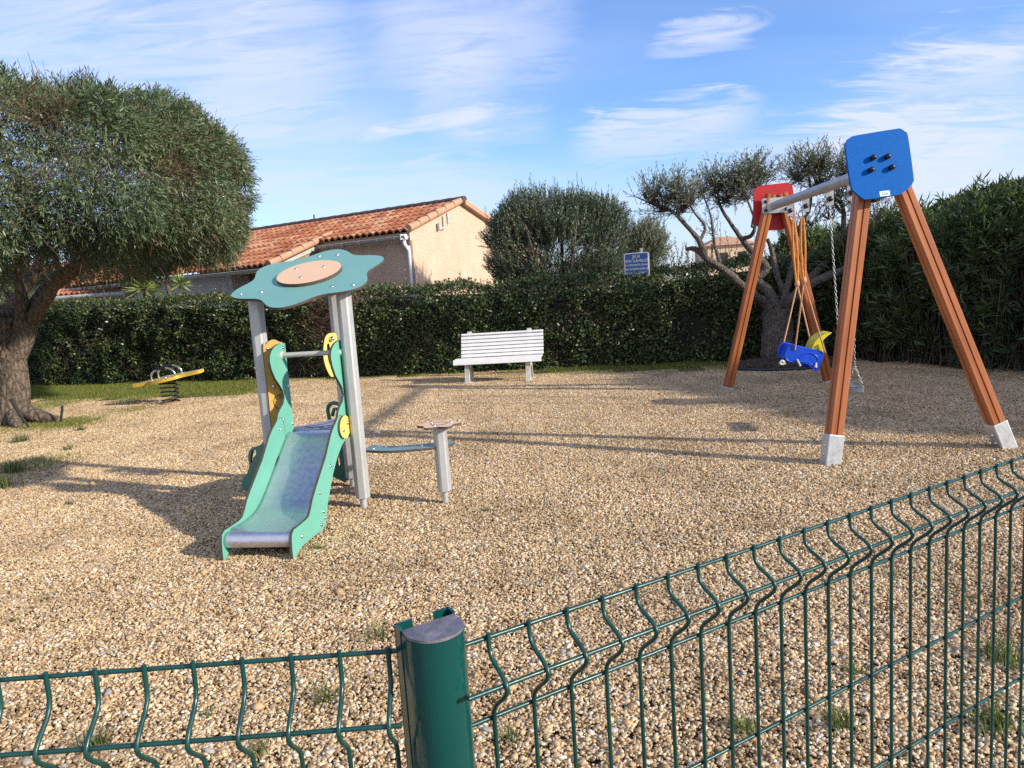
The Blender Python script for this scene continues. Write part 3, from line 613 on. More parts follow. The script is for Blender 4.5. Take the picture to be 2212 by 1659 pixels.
# lower wing further left
wing = empty('tiled_annex', G(1040 * .26042, 900 / 1.736 + 430 * .26042, 2.15), 0, 'lower tiled annex with white corner wall, half hidden by the clipped tree', 'house')
wz = 2.15; wo_ = np.array(wing.location)
wd = np.array([cos(radians(-19)), sin(radians(-19)), 0]); wn = np.array([-wd[1], wd[0], 0])
def Wg(u, w, z): return tuple(-wd * u + wn * w + np.array([0, 0, z - wz]))
tiles('roof', -0.1, 9.0, 0.0, 3.6, wing, Wg, lambda w: wz + 0.03 + 0.34 * w)
mb = MB(); mb.add([Wg(0.3, 0.5, -.03), Wg(9, 0.5, -.03), Wg(9, 0.5, wz), Wg(0.3, 0.5, wz)], [(3, 2, 1, 0)]); mb.build('wall', m_fascia, wing)
mb = MB(); mb.box(Wg(-0.35, 0.3, 1.1), (0.75, 0.5, 2.3), Matrix.Rotation(radians(-19), 3, 'Z')); mb.build('corner_wall', m_stucco2, wing)
mb = MB(); mb.tube([Wg(-0.1, -0.1, wz - .04), Wg(9, -0.1, wz - .04)], 0.07, 8); mb.build('gutter', m_gutter, wing)

# yucca by the annex
yb = Y(308, 616, 17.6); yu = empty('yucca', (yb[0], yb[1], 0), 0, 'spiky yellow-green yucca head above the hedge before the white house wall', 'plant')
mb = MB(); mb.tube([(0, 0, 0), (0.05, 0, yb[2] - 0.1)], [0.09, 0.07], 8, jit=.1); mb.tube([(0.55, 0, 0), (0.62, 0.05, 1.2), (0.58, 0, 2.35)], [0.07, 0.055, 0.05], 8, jit=.1); mb.build('trunk', m_trunk, yu)
n = 150; D = unit(rng.normal(size=(n, 3)) + [0, 0, 0.35]); Bp = np.zeros((n, 3)) + [0.03, 0, yb[2] - 0.08]
n2 = 60; D2 = unit(rng.normal(size=(n2, 3)) + [0, 0, 0.3]); B2 = np.zeros((n2, 3)) + [0.85, 0.1, yb[2] - 0.02]
V, Fq = leaves(np.r_[Bp, B2], np.r_[D, D2], np.r_[rng.uniform(.42, .62, n), rng.uniform(.25, .4, n2)], 0.035); npmesh('crown', V, Fq, m_yucca, yu, np.repeat(rng.random(n + n2), 4))

# distant house on the right
dh = empty('distant_house', (17.6, 60, 0), 0, 'far pale house with a shallow tiled roof, seen through the pruned olive tree', 'house')
mb = MB(); mb.box((0, 0, 1.75), (3.6, 4, 3.9)); mb.build('wall', m_stucco, dh)
mb = MB(); mb.add([(-2.1, -2.3, 3.62), (2.1, -2.3, 3.62), (2.1, 2.3, 3.62), (-2.1, 2.3, 3.62), (-.4, 0, 4.35), (.6, 0, 4.35)], [(0, 1, 5, 4), (1, 2, 5), (2, 3, 4, 5), (3, 0, 4), (3, 2, 1, 0)]); mb.build('roof', m_verge, dh)
for wx in (.9, -.6): mb = MB(); mb.box((wx, -2.0, 2.6), (0.7, 0.06, 0.9)); mb.build('window', m_dark, dh)

# ------------------------------------------------------------------ hedge
def hedge():
    hx0, hx1 = -15.5, 6.4
    root = empty('hedge', (-3, 14.9, 0), 0, 'long clipped dark green evergreen hedge behind the bench', 'hedge'); o0 = np.array([-3, 14.9, 0])
    xs = np.linspace(hx0, hx1, 90)
    top = lambda x: 1.66 + 0.30 * np.clip((-3.0 - x) / 10, 0, 1) - 0.05 * np.exp(-((x + 7.0) / 3) ** 2) + 0.06 * np.clip((x - 1.5) / 3, 0, 1) - 0.05 * np.exp(-((x + 0.2) / 1.6) ** 2) - 0.09 * np.exp(-((x - 2.4) / 1.5) ** 2)
    Wd = 1.25
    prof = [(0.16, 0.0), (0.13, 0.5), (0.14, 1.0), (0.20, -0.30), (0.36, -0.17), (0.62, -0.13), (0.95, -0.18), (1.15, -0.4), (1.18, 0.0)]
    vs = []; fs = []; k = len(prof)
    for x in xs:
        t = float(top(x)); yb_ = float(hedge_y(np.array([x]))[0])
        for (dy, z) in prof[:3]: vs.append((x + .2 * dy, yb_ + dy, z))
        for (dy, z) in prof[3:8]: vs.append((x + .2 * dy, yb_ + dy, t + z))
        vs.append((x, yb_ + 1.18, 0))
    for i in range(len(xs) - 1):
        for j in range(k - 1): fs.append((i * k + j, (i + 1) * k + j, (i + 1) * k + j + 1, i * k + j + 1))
    mb = MB(); mb.add([np.array(v) - o0 for v in vs], fs, 0, True); mb.build('dark_shade_core', m_core, root)  # solid dark core behind the leaves, coloured for the hedge's shaded inside
    # foliage
    n = 120000; x = rng.uniform(hx0, hx1, n); s = rng.random(n); t = top(x) + 0.10 * (vnoise(np.c_[x, 0 * x, 0 * x], 1.3, 4) - 0.5)
    face = s < 0.66; z = np.empty(n); dy = np.empty(n); nor = np.zeros((n, 3))
    z[face] = rng.random(face.sum()) * (t[face] - 0.16); dy[face] = 0.10
    rd = (~face) & (s < 0.80); a = rng.uniform(0, pi / 2, n)
    dy[rd] = 0.10 + 0.30 * (1 - np.cos(a[rd])); z[rd] = t[rd] - 0.22 + 0.22 * np.sin(a[rd])
    tp = s >= 0.80; dy[tp] = rng.uniform(0.35, Wd, tp.sum()); z[tp] = t[tp] - 0.015
    nor[face] = (-0.2, -1, 0.15); nor[rd] = np.c_[-0.2 * np.cos(a[rd]), -np.cos(a[rd]), np.sin(a[rd])]; nor[tp] = (0, 0, 1)
    y = hedge_y(x) + dy; P = np.c_[x, y, z]
    bulge = (vnoise(P, 2.2, 5) - 0.5) * 0.24 + (vnoise(P, 6.0, 6) - 0.5) * 0.16
    P += unit(nor) * (bulge + rng.normal(0, 0.035, n) + 0.02)[:, None]
    # bare twiggy windows in the face
    bare = (vnoise(P, 1.35, 9) > 0.80) & face
    for (bx, bz, br) in ((-3.45, 1.05, 0.42), (1.0, 0.95, 0.28), (3.2, 0.6, 0.3)):
        bare |= (np.hypot((P[:, 0] - bx), (P[:, 2] - bz) * 0.8) < br) & (rng.random(n) < 0.85)
    P = P[~bare]; nr = nor[~bare]; m = len(P)
    D = unit(nr * 0.35 + rng.normal(0, 0.55, (m, 3)) + np.array([0, -0.1, 0.10]))
    R = unit(nr * 0.8 + np.array([0, 0, .3]) + rng.normal(0, 0.55, (m, 3)))
    L = rng.uniform(0.045, 0.080, m); V, Fq = leaves(P, D, L, L * 0.52, 0.12, R)
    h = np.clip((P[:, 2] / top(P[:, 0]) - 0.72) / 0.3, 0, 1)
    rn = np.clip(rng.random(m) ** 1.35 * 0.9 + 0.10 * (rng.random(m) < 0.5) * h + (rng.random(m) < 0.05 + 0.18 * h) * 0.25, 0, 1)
    # upright new shoots on top
    ns = 900; sx = rng.uniform(hx0, hx1, ns); sy = hedge_y(sx) + rng.uniform(0.15, 1.1, ns); sz = top(sx) - 0.05
    ln = 0.10 + 0.10 * rng.random(ns) + 0.25 * (rng.random(ns) < 0.06)
    wild = (np.abs(sx - 3.7) < 0.9) & (rng.random(ns) < 0.5); ln = np.where(wild, ln + rng.uniform(0.1, 0.55, ns), ln)
    SB = np.c_[sx, sy, sz]; SD = unit(np.c_[rng.normal(0, .18, (ns, 2)), np.ones(ns)])
    PP = []; DD = []
    for i in range(ns):
        kk = int(ln[i] / 0.03) + 3; q, d = sprigs(SB[i:i + 1], SD[i:i + 1], kk, ln[i], 0, 0, 0.75); PP.append(q); DD.append(d)
    PP = np.concatenate(PP); DD = np.concatenate(DD); L2 = rng.uniform(0.025, 0.05, len(PP)); V2, F2 = leaves(PP, DD, L2, L2 * 0.5)
    rn2 = np.clip(0.45 + 0.55 * rng.random(len(PP)), 0, 1)
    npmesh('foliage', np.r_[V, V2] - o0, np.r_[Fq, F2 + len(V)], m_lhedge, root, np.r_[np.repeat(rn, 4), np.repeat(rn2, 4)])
    V3, F3 = segs_mesh(SB - o0, SB + SD * ln[:, None] - o0, 0.004)
    nb = 5200; bx = np.r_[rng.normal(-3.45, 0.40, nb // 2), rng.uniform(hx0, hx1, nb // 2)]; bz = np.r_[np.clip(rng.normal(1.0, 0.35, nb // 2), 0.05, 1.5), rng.uniform(0.02, 1.3, nb // 2)]
    A = np.c_[bx, hedge_y(bx) + rng.uniform(0.02, 0.11, nb), bz]; B = A + unit(rng.normal(size=(nb, 3)) * [1, .15, 1] + [0, 0, .3]) * rng.uniform(0.08, 0.3, (nb, 1))
    V4, F4 = segs_mesh(A - o0, B - o0, 0.0035); npmesh('branch', np.r_[V3, V4], np.r_[F3, F4 + len(V3)], m_twig, root)
hedge()

# ------------------------------------------------------------------ trees
def limb(mb, pts, r0, r1, n=9, jit=0.10, sub=5):
    q = spline(pts, sub, False); k = len(q); mb.tube(q, [r0 + (r1 - r0) * (i / (k - 1)) ** 0.8 for i in range(k)], n, True, 0, jit)
    return q
def clipped_tree():
    b = Y(30, 915, 11.3); o0 = np.array([b[0], b[1], 0.0])
    root = empty('clipped_tree', o0, 0, 'big evergreen tree clipped into a flat-topped dome on a thick leaning trunk', 'tree')
    def p(x, y, d=11.3): return Y(x, y, d) - o0
    mb = MB()
    limb(mb, [p(20, 935), p(26, 880), p(30, 820), p(24, 770)], 0.27, 0.19, 14, 0.06)
    limb(mb, [p(24, 800), p(12, 740), p(2, 690, 11.2)], 0.19, 0.16, 12)
    limb(mb, [p(25, 790), p(55, 715), p(85, 655), p(112, 618), p(150, 590), p(215, 545), p(300, 480)], 0.18, 0.06, 11)
    limb(mb, [p(40, 720), p(48, 660, 11.1), p(40, 600, 11.0), p(30, 520, 11)], 0.11, 0.05, 9)
    limb(mb, [p(5, 700), p(-25, 640, 11.5), p(-60, 560, 11.6)], 0.12, 0.06, 9)
    limb(mb, [p(10, 690), p(30, 650, 11.7), p(70, 600, 12), p(110, 500, 12.2)], 0.13, 0.05, 9)
    limb(mb, [p(70, 690), p(100, 645, 10.8), p(128, 600, 10.5), p(180, 560, 10)], 0.12, 0.05, 9)
    limb(mb, [p(-5, 760, 11.1), p(-60, 730, 10.9), p(-110, 650, 10.7)], 0.13, 0.07, 9)
    for a, L in ((p(95, 905), 1), (p(130, 912, 11.15), 1), (p(-40, 930, 11), 1), (p(40, 935, 10.8), 1)):   # surface roots
        limb(mb, [p(28, 880), (p(28, 900) + a) / 2 + np.array([0, 0, .06]), a + np.array([0, 0, 0.015])], 0.17, 0.06, 9)
    mb.build('trunk', m_trunk, root)
    # crown: flat-topped dome
    cc = np.array([-8.25, 11.5]); rx, ry = 4.25, 3.5; z0, z1 = 2.24, 4.80
    def surf(n):
        th = rng.uniform(0, 2 * pi, n); u = rng.random(n)
        # profile parameter: bottom disc, side, top dome
        P = np.zeros((n, 3)); Nn = np.zeros((n, 3)); sup = lambda t: np.sign(t) * np.abs(t) ** 0.62
        v = np.arcsin(np.clip(rng.uniform(-0.98, 1, n), -1, 1)); cu = np.abs(np.cos(v)) ** 0.40; su = sup(np.sin(v))
        zc = (z0 + z1) / 2; hz_ = (z1 - z0) / 2
        P[:, 0] = cc[0] + rx * cu * np.cos(th); P[:, 1] = cc[1] + ry * cu * np.sin(th); P[:, 2] = zc + hz_ * su - np.clip(su, 0, 1) * 0.05 * (P[:, 0] - cc[0] + 1.5)
        Nn[:, 0] = np.cos(th) * cu; Nn[:, 1] = np.sin(th) * cu * 1.1; Nn[:, 2] = su * np.abs(su) ** 0.6
        return P, unit(Nn)
    n = 64000; P, Nn = surf(n)
    rel = P - _C; vis = (unit(rel) * Nn).sum(1)          # the shaded far side can be thinner
    infr = (P[:, 0] > -13.5)
    keep = (rng.random(n) < np.where(vis < 0.15, 1.0, 0.6)) & infr
    keep &= ~((vnoise(P, 1.05, 21) > 0.80) & (rng.random(n) < 0.4))
    for (hx, hy, hr) in ((95, 528, 24), (60, 545, 16), (150, 562, 13), (175, 318, 15), (310, 480, 8), (20, 470, 9)):
        d = unit(rel); f = (d @ _F); sx_ = PW / 2 + FPX * (d @ _R) / f; sy_ = PH / 2 - FPX * (d @ _U) / f
        keep &= ~((np.hypot(sx_ - hx, (sy_ - hy) * 1.4) < hr))
    P = P[keep]; Nn = Nn[keep]; m = len(P)
    clump = (vnoise(P, 1.4, 31) - 0.5) * 0.60 + (vnoise(P, 4.5, 32) - 0.5) * 0.22
    depth = rng.random(m) ** 1.6 * 0.42
    B = P + Nn * (clump - depth)[:, None]
    up = np.clip(Nn[:, 2], 0, 1)[:, None]
    D = unit(Nn * (0.45 + 0.2 * up) + np.array([0, 0, 1.0]) * up * 0.8 - np.array([0, 0, 0.55]) * (1 - up) + rng.normal(0, 0.45, (m, 3)))
    k = 7; Q, LD = sprigs(B, D, k, 0.17, 0, 0, 0.5)
    L = rng.uniform(0.055, 0.10, len(Q)); V, Fq = leaves(Q, LD, L, L * 0.19, 0.15)
    rn = np.clip(rng.random(len(Q)) * 0.75 + np.repeat(0.5 * (vnoise(P, 1.2, 41) - 0.35), k), 0, 1)
    npmesh('crown', V - o0, Fq, m_ltree, root, np.repeat(rn, 4))
    # twigs within the crown, with a few brown bare patches
    nt_ = 16000; P2, N2 = surf(nt_); P2 -= N2 * rng.uniform(0.02, 0.9, (nt_, 1)); dd = unit(N2 * 0.8 + rng.normal(0, .6, (nt_, 3)))
    nbp = 2600; Pb, Nb = surf(60000); rb = unit(Pb - _C); f = rb @ _F; sx_ = PW / 2 + FPX * (rb @ _R) / f; sy_ = PH / 2 - FPX * (rb @ _U) / f
    sel = ((np.hypot((sx_ - 370) / 70, (sy_ - 365) / 28) < 1) | (np.hypot((sx_ - 110) / 60, (sy_ - 250) / 22) < 1)) & ((rb * Nb).sum(1) < 0); Pb = Pb[sel]; Nb = Nb[sel]
    A = np.r_[P2, Pb - Nb * 0.1]; Bq = np.r_[P2 + dd * rng.uniform(.15, .5, (nt_, 1)), Pb + unit(rng.normal(size=Pb.shape) + Nb * .3) * 0.3]
    V, Fq = segs_mesh(A - o0, Bq - o0, 0.005); npmesh('twig', V, Fq, m_twig, root)
    return root
clipped_tree()

def olive():
    b = Y(1690, 785, 12.25); o0 = np.array([b[0], b[1], 0.0])
    root = empty('olive_tree', o0, 0, 'hard-pruned olive tree with twisted bare limbs and thin silvery tufts behind the swing', 'tree')
    def p(x, y, dy=0.0): return Y((2340 + .8824 * x) / 1.736, (560 + .8824 * y) / 1.736, 12.25 + dy) - o0
    mb = MB(); tips = []
    limb(mb, [p(655, 925), p(650, 860), p(655, 760), p(648, 680)], 0.30, 0.23, 12, 0.09)
    def br(pts, r0, r1):
        q = limb(mb, pts, r0, r1, 8, 0.14); tips.append(q); return q
    br([p(630, 690), p(600, 655), p(540, 612, -.2), p(470, 550, -.4), p(420, 508, -.5), p(350, 462, -.6), p(300, 424, -.6), p(262, 425, -.6)], 0.101, 0.03)
    br([p(345, 460, -.6), p(320, 390, -.7), p(270, 330, -.6), p(210, 268, -.5), p(140, 240, -.3), p(85, 200, -.2)], 0.058, 0.012)
    br([p(320, 390, -.7), p(345, 330, -.6), p(300, 270, -.7), p(250, 190, -.8)], 0.031, 0.01)
    br([p(410, 490, -.5), p(385, 400, -.2), p(370, 290, 0), p(330, 180, .1)], 0.035, 0.01)
    br([p(650, 690), p(610, 600), p(560, 555, .1), p(605, 505, .1), p(548, 440, .2), p(500, 380, .3), p(450, 310, .3), p(405, 230, .3), p(400, 150, .3)], 0.109, 0.012)
    br([p(500, 380, .3), p(545, 362, .1), p(556, 300, 0), p(530, 230, 0), p(500, 150, 0)], 0.043, 0.01)
    br([p(545, 330, 0), p(560, 220, .2), p(575, 110, .2)], 0.027, 0.008)
    br([p(680, 690), p(690, 640, .2), p(650, 540, .3), p(630, 440, .4), p(610, 380, .4)], 0.078, 0.03)
    br([p(690, 680), p(720, 630, -.2), p(800, 570, -.4), p(870, 540, -.4), p(960, 500, -.5)], 0.101, 0.06)
    br([p(700, 650), p(820, 520, .3), p(900, 440, .3), p(930, 380, .3), p(930, 250, .4), p(890, 190, .4)], 0.086, 0.025)
    br([p(925, 390, .3), p(965, 330, .2), p(985, 240, .2), p(960, 120, .2)], 0.047, 0.012)
    br([p(925, 270, .4), p(880, 210, .5), p(830, 120, .5), p(800, 60, .5)], 0.031, 0.01)
    br([p(670, 670), p(730, 440, .5), p(750, 330, .5), p(790, 240, .5), p(790, 150, .5), p(770, 70, .5)], 0.070, 0.012)
    br([p(900, 445, .3), p(1010, 380, .2), p(1090, 280, .2), p(1100, 250, .2)], 0.055, 0.05)
    mb.build('trunk', m_olbark, root)
    SB = []; SD = []; SC = []
    def cl(x, y, r, k, dy):
        c = p(x, y, dy); rr = 1.35 * r * .8824 / 1.736 * 12.3 / FPX
        q = unit(rng.normal(size=(k, 3))) * rr * (rng.random((k, 1)) ** 0.6); SB.append(c + q * [1, 1.1, .85]); SC.append(np.repeat(c[None] - np.array([[0, 0, rr * .5]]), k, 0)); SD.append(unit(q / rr * 0.8 + rng.normal(0, .5, (k, 3)) + [0, 0, .75]))
    for c in ((110, 195, 50, 60, -.2), (165, 225, 55, 60, -.4), (215, 180, 55, 75, -.5), (250, 230, 50, 55, -.6), (290, 205, 40, 30, -.7), (330, 170, 35, 30, .1), (390, 140, 60, 80, .3), (430, 190, 55, 65, .3), (470, 130, 55, 75, .1),
              (505, 180, 50, 60, 0), (555, 120, 58, 85, .2), (590, 95, 35, 35, .2), (530, 90, 40, 40, .2), (735, 95, 60, 75, .5), (790, 70, 60, 80, .5), (830, 60, 50, 65, .5), (820, 130, 50, 45, .5), (860, 150, 45, 30, .4),
              (940, 70, 50, 60, .2), (960, 130, 55, 50, .2), (900, 185, 50, 40, .4), (985, 210, 45, 40, .2), (870, 260, 55, 30, .4), (780, 300, 45, 16, .5), (1030, 110, 55, 50, .2), (1060, 190, 50, 40, .2), (1100, 300, 60, 60, .2), (1140, 330, 60, 60, .3), (720, 330, 30, 12, .4), (380, 330, 40, 10, 0)): cl(*c)
    SB = np.concatenate(SB); SD = np.concatenate(SD); SC = np.concatenate(SC); k = 8
    Q, LD = sprigs(SB, SD, k, 0.28, 0, 0, 0.55); L = rng.uniform(0.045, 0.075, len(Q)); V, Fq = leaves(Q, LD, L, L * 0.24)
    npmesh('crown', V, Fq, m_lolive, root, np.repeat(rng.random(len(Q)), 4))
    A = SB - SD * 0.16; V, Fq = segs_mesh(np.r_[A, SC], np.r_[SB + SD * 0.24, SB], np.r_[np.full(len(A), .0045), np.full(len(A), .008)]); npmesh('twig', V, Fq, m_olbark, root)
    return b
ob = olive()
# mulch ring
mr = empty('mulch_ring', (ob[0], ob[1] - 0.25, 0), 0, 'round bed of brown mulch with black plastic edging at the olive trunk', 'edging')
mb = MB(); R0 = 0.95
prof = []; n = 40
mb.tube([(R0 * cos(2 * pi * i / n), 0.8 * R0 * sin(2 * pi * i / n), 0.035) for i in range(n)], 0.028, 8, closed=True); mb.build('edging', m_hose, mr)
vs = [(0, 0, 0.12)]; fs = []
for j, r in enumerate((0.35, 0.7, 0.94)):
    for i in range(n): vs.append((r * R0 * cos(2 * pi * i / n), 0.8 * r * R0 * sin(2 * pi * i / n), (0.12, 0.09, 0.05)[j] + random.uniform(-.02, .02)))
for i in range(n): fs.append((0, 1 + i, 1 + (i + 1) % n))
for j in range(2):
    for i in range(n): fs.append((1 + j * n + i, 1 + (j + 1) * n + i, 1 + (j + 1) * n + (i + 1) % n, 1 + j * n + (i + 1) % n))
mb = MB(); mb.add(vs, fs, 0, True); mb.build('mulch', m_mulch, mr)
k = 1400; rr = np.sqrt(rng.random(k)) * 0.92; tt = rng.uniform(0, 2 * pi, k); Q = np.c_[rr * np.cos(tt) * R0, rr * np.sin(tt) * R0 * .8, 0.13 - 0.07 * rr]
V, Fq = leaves(Q, unit(rng.normal(size=(k, 3)) * [1, 1, .35]), rng.uniform(.03, .07, k), 0.02); npmesh('dead_leaves', V, Fq, m_twig, mr)['kind'] = 'stuff'

def bush(name, px0, px1, pyt, yy, label, n=5200, leaf=0.062, mat=m_lbush, pyb=600, depth=0.75):
    a = Y(px0, 520, yy); b = Y(px1, 520, yy); t = Y((px0 + px1) / 2, pyt, yy); c = (a + b) / 2; r = (b[0] - a[0]) / 2; o0 = np.array([c[0], c[1], 0.0]); top = t[2]
    root = empty(name, o0, 0, label, 'tree')
    mb = MB()
    for i in range(5):
        an = 1.3 * i; limb(mb, [(0.1 * cos(an), 0.1 * sin(an), 0), (0.3 * r * cos(an), .3 * r * sin(an), top * .4), (.6 * r * cos(an), .6 * r * sin(an), top * .8)], 0.09, 0.02, 7)
    mb.build('trunk', m_olbark, root)
    th = rng.uniform(0, 2 * pi, n); v = rng.uniform(-0.75, 1, n); cv = np.sqrt(1 - v * v) ** 0.6; zc = top * 0.62; hz_ = top * 0.33
    S = np.c_[r * cv * np.cos(th), r * depth * cv * np.sin(th), zc + hz_ * np.sign(v) * np.abs(v) ** 0.75]; Nn = unit(np.c_[np.cos(th) * cv, np.sin(th) * cv, v])
    S += Nn * ((vnoise(S + o0, 1.7, 51) - 0.5) * 0.45 + (vnoise(S + o0, 4, 52) - .5) * .2 - rng.random(n) ** 1.5 * 0.4)[:, None]
    D = unit(Nn * 0.45 + [0, 0, 0.9] + rng.normal(0, .28, (n, 3))); k = 14
    ln = 0.26
    Q, LD = sprigs(S, D, k, ln, 0, 0, 0.5); L = rng.uniform(.7, 1.2, len(Q)) * leaf; V, Fq = leaves(Q, LD, L, L * .24)
    sh = max(10, n // 60); si = rng.choice(np.where(Nn[:, 2] > 0.35)[0], sh); Q2, L2 = sprigs(S[si] + [0, 0, .1], unit(np.c_[rng.normal(0, .15, (sh, 2)), np.ones(sh)]), 16, 0.42, 0, 0, .5)
    V2, F2 = leaves(Q2, L2, leaf, leaf * .24)
    npmesh('crown', np.r_[V, V2], np.r_[Fq, F2 + len(V)], mat, root, np.r_[np.repeat(rng.random(len(Q)), 4), np.repeat(rng.random(len(Q2)), 4)])
    A = S - Nn * 0.5; V, Fq = segs_mesh(A[:2500], S[:2500] + D[:2500] * 0.2, 0.006); npmesh('twig', V, Fq, m_twig, root)
bush('olive_shrub', 1052, 1345, 412, 15.4, 'rounded dark olive shrub rising behind the hedge beside the house gable', 6200, depth=0.42)
bush('olive_shrub', 1335, 1432, 482, 18.5, 'small pale round olive shrub behind the blue sign', 2400, 0.055, m_lolive)
bush('olive_shrub', -60, 75, 575, 19.5, 'greyish shrub beyond the hedge seen through the fork of the clipped tree', 2600, 0.06, m_lolive)
bush('olive_shrub', 1700, 1850, 505, 14.8, 'mid green shrub standing behind the pruned olive tree', 2600, 0.09, m_lolea)

# oleander mass on the right
def oleander():
    root = empty('oleander_hedge', (7.4, 9.0, 0), 0, 'tall loose oleander hedge with long narrow leaves on the right', 'hedge'); o0 = np.array([7.4, 9.0, 0])
    A = np.array([5.35, 12.75]); B = np.array([8.45, 4.2]); Ld = np.linalg.norm(B - A); tt = (B - A) / Ld; nn = np.array([-tt[1], tt[0]])
    if nn @ np.array([1, 0]) < 0: nn = -nn
    topf = lambda s: 2.05 + 0.30 * np.clip((s - 0.6) / 2.2, 0, 1) + 0.12 * np.clip((s - 3.2) / 2, 0, 1)
    ns = 5200; s = rng.uniform(0, Ld, ns); dep = rng.uniform(0, 1.7, ns); zt = topf(s) * rng.uniform(0.9, 1.06, ns) * (1 - 0.10 * np.clip((0.5 - dep) / 0.5, 0, 1)) + 0.3 * (vnoise(np.c_[s, dep, 0 * s], 1.1, 61) - .5)
    z = zt * np.where(rng.random(ns) < 0.55, rng.uniform(0.05, 1, ns), rng.uniform(0.8, 1.0, ns)); frontal = z < zt * 0.85
    dep = np.where(frontal, rng.random(ns) ** 2 * 0.55 + 0.25 * (1 - z / zt) * 0.3, dep)
    base = np.c_[A[0] + tt[0] * s + nn[0] * dep, A[1] + tt[1] * s + nn[1] * dep, z]
    base[:, :2] -= nn * ((vnoise(base, 1.5, 62) - .5) * 0.5)[:, None]
    out = np.c_[np.tile(-nn, (ns, 1)), np.zeros(ns)] * np.where(frontal, 0.7, 0.15)[:, None]
    D = unit(out + [0, 0, 0.65] + rng.normal(0, .42, (ns, 3)))
    ok = vnoise(base, 2.3, 66) * .6 + vnoise(base, 5.5, 67) * .4 > 0.40; base = base[ok]; D = D[ok]; D = unit(D + (vnoise(base, 3.1, 68) - .5)[:, None] * np.array([-.5, .8, .3]))
    k = 17; Q, LD = sprigs(base, D, k, 0.32, 0, 0, 0.66); L = rng.uniform(.12, .21, len(Q)); V, Fq = leaves(Q, LD, L, L * 0.15, 0.1)
    rn = np.clip(rng.random(len(Q)) * .8 + np.repeat(0.3 * (vnoise(base, 1.4, 63) - .4), k), 0, 1)
    npmesh('foliage', V - o0, Fq, m_lolea, root, np.repeat(rn, 4))
    # canes
    nc = 1400; s = rng.uniform(0, Ld, nc); dep = rng.uniform(0.1, 1.2, nc); P0 = np.c_[A[0] + tt[0] * s + nn[0] * dep, A[1] + tt[1] * s + nn[1] * dep, np.zeros(nc)]
    P1 = P0 + np.c_[rng.normal(0, .25, (nc, 2)), rng.uniform(1.1, 2.0, nc)]; V, Fq = segs_mesh(P0 - o0, P1 - o0, 0.011); npmesh('cane', V, Fq, m_twig, root)
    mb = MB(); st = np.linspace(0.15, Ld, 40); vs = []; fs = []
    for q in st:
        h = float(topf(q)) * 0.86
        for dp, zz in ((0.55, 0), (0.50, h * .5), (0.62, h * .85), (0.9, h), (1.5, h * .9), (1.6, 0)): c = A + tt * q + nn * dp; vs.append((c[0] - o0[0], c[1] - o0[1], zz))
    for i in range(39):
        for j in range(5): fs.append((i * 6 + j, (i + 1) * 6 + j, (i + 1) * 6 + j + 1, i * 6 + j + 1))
    mb.add(vs, fs, 0, True); mb.build('dark_shade_core', m_core, root)  # closed dark shell standing in for shade deep in the oleander
    # the wire boundary fence the oleander grows through
    fr = empty('boundary_fence', (6.35, 9.2, 0), 0, 'dark green wire fence and post at the oleander foot', 'fence'); f0 = np.array([6.35, 9.2, 0])
    mb = MB()
    def fp(q, z): c = A + tt * q - nn * 0.06; return (c[0] - f0[0], c[1] - f0[1], z)
    for z in (0.12, 0.32, 0.52, 0.72, 0.92, 1.12): mb.tube([fp(0.4, z), fp(Ld, z)], 0.0022, 4, False)
    for q in np.arange(0.4, Ld, 0.10): mb.tube([fp(q, 0.02), fp(q, 1.2)], 0.0018, 4, False)
    mb.build('wire_mesh', m_fence, fr)
    for q in (3.72, 6.2):
        mb = MB(); mb.tube([fp(q, -.02), fp(q, 1.25)], 0.045, 10); mb.build('post', m_fence, fr)
oleander()

# ------------------------------------------------------------------ small bits by the left tree
def simple(name, mb, mat, label, cat, group=None, bevel=0): return tag(mb.build(name, mat, None, bevel), label, cat, group)
q = Y(133, 912, 11.0); mb = MB(); mb.tube(spline([(q[0] - .02, q[1], -.02), (q[0], q[1], 0.08), (q[0] + .035, q[1], 0.2), (q[0] + .045, q[1], 0.27)], 4, False), 0.018, 8); simple('hose_end', mb, m_hose, 'black hose end sticking up beside the surface root of the clipped tree', 'hose')
a = Y(25, 862, 10.8); b = Y(62, 922, 10.62); mb = MB(); mb.tube([a, (a + b) / 2 + np.array([-.02, 0, 0]), b], [0.03, 0.022, 0.015], 7, jit=.15); simple('wooden_stake', mb, m_dark, 'dark broken stake leaning on the clipped tree trunk', 'stake')
q = G(817, 939); mb = MB()
vs = [(q[0] + random.uniform(-.04, .04), q[1] + random.uniform(-.03, .03), 0.01 + random.uniform(0, .06)) for i in range(9)]
mb.add(vs, [(0, 1, 2), (2, 3, 4), (4, 5, 6), (6, 7, 8), (1, 4, 7), (0, 5, 8), (3, 6, 1)]); simple('crumpled_paper', mb, m_paper, 'small white crumpled paper on the gravel behind the flower table', 'litter')

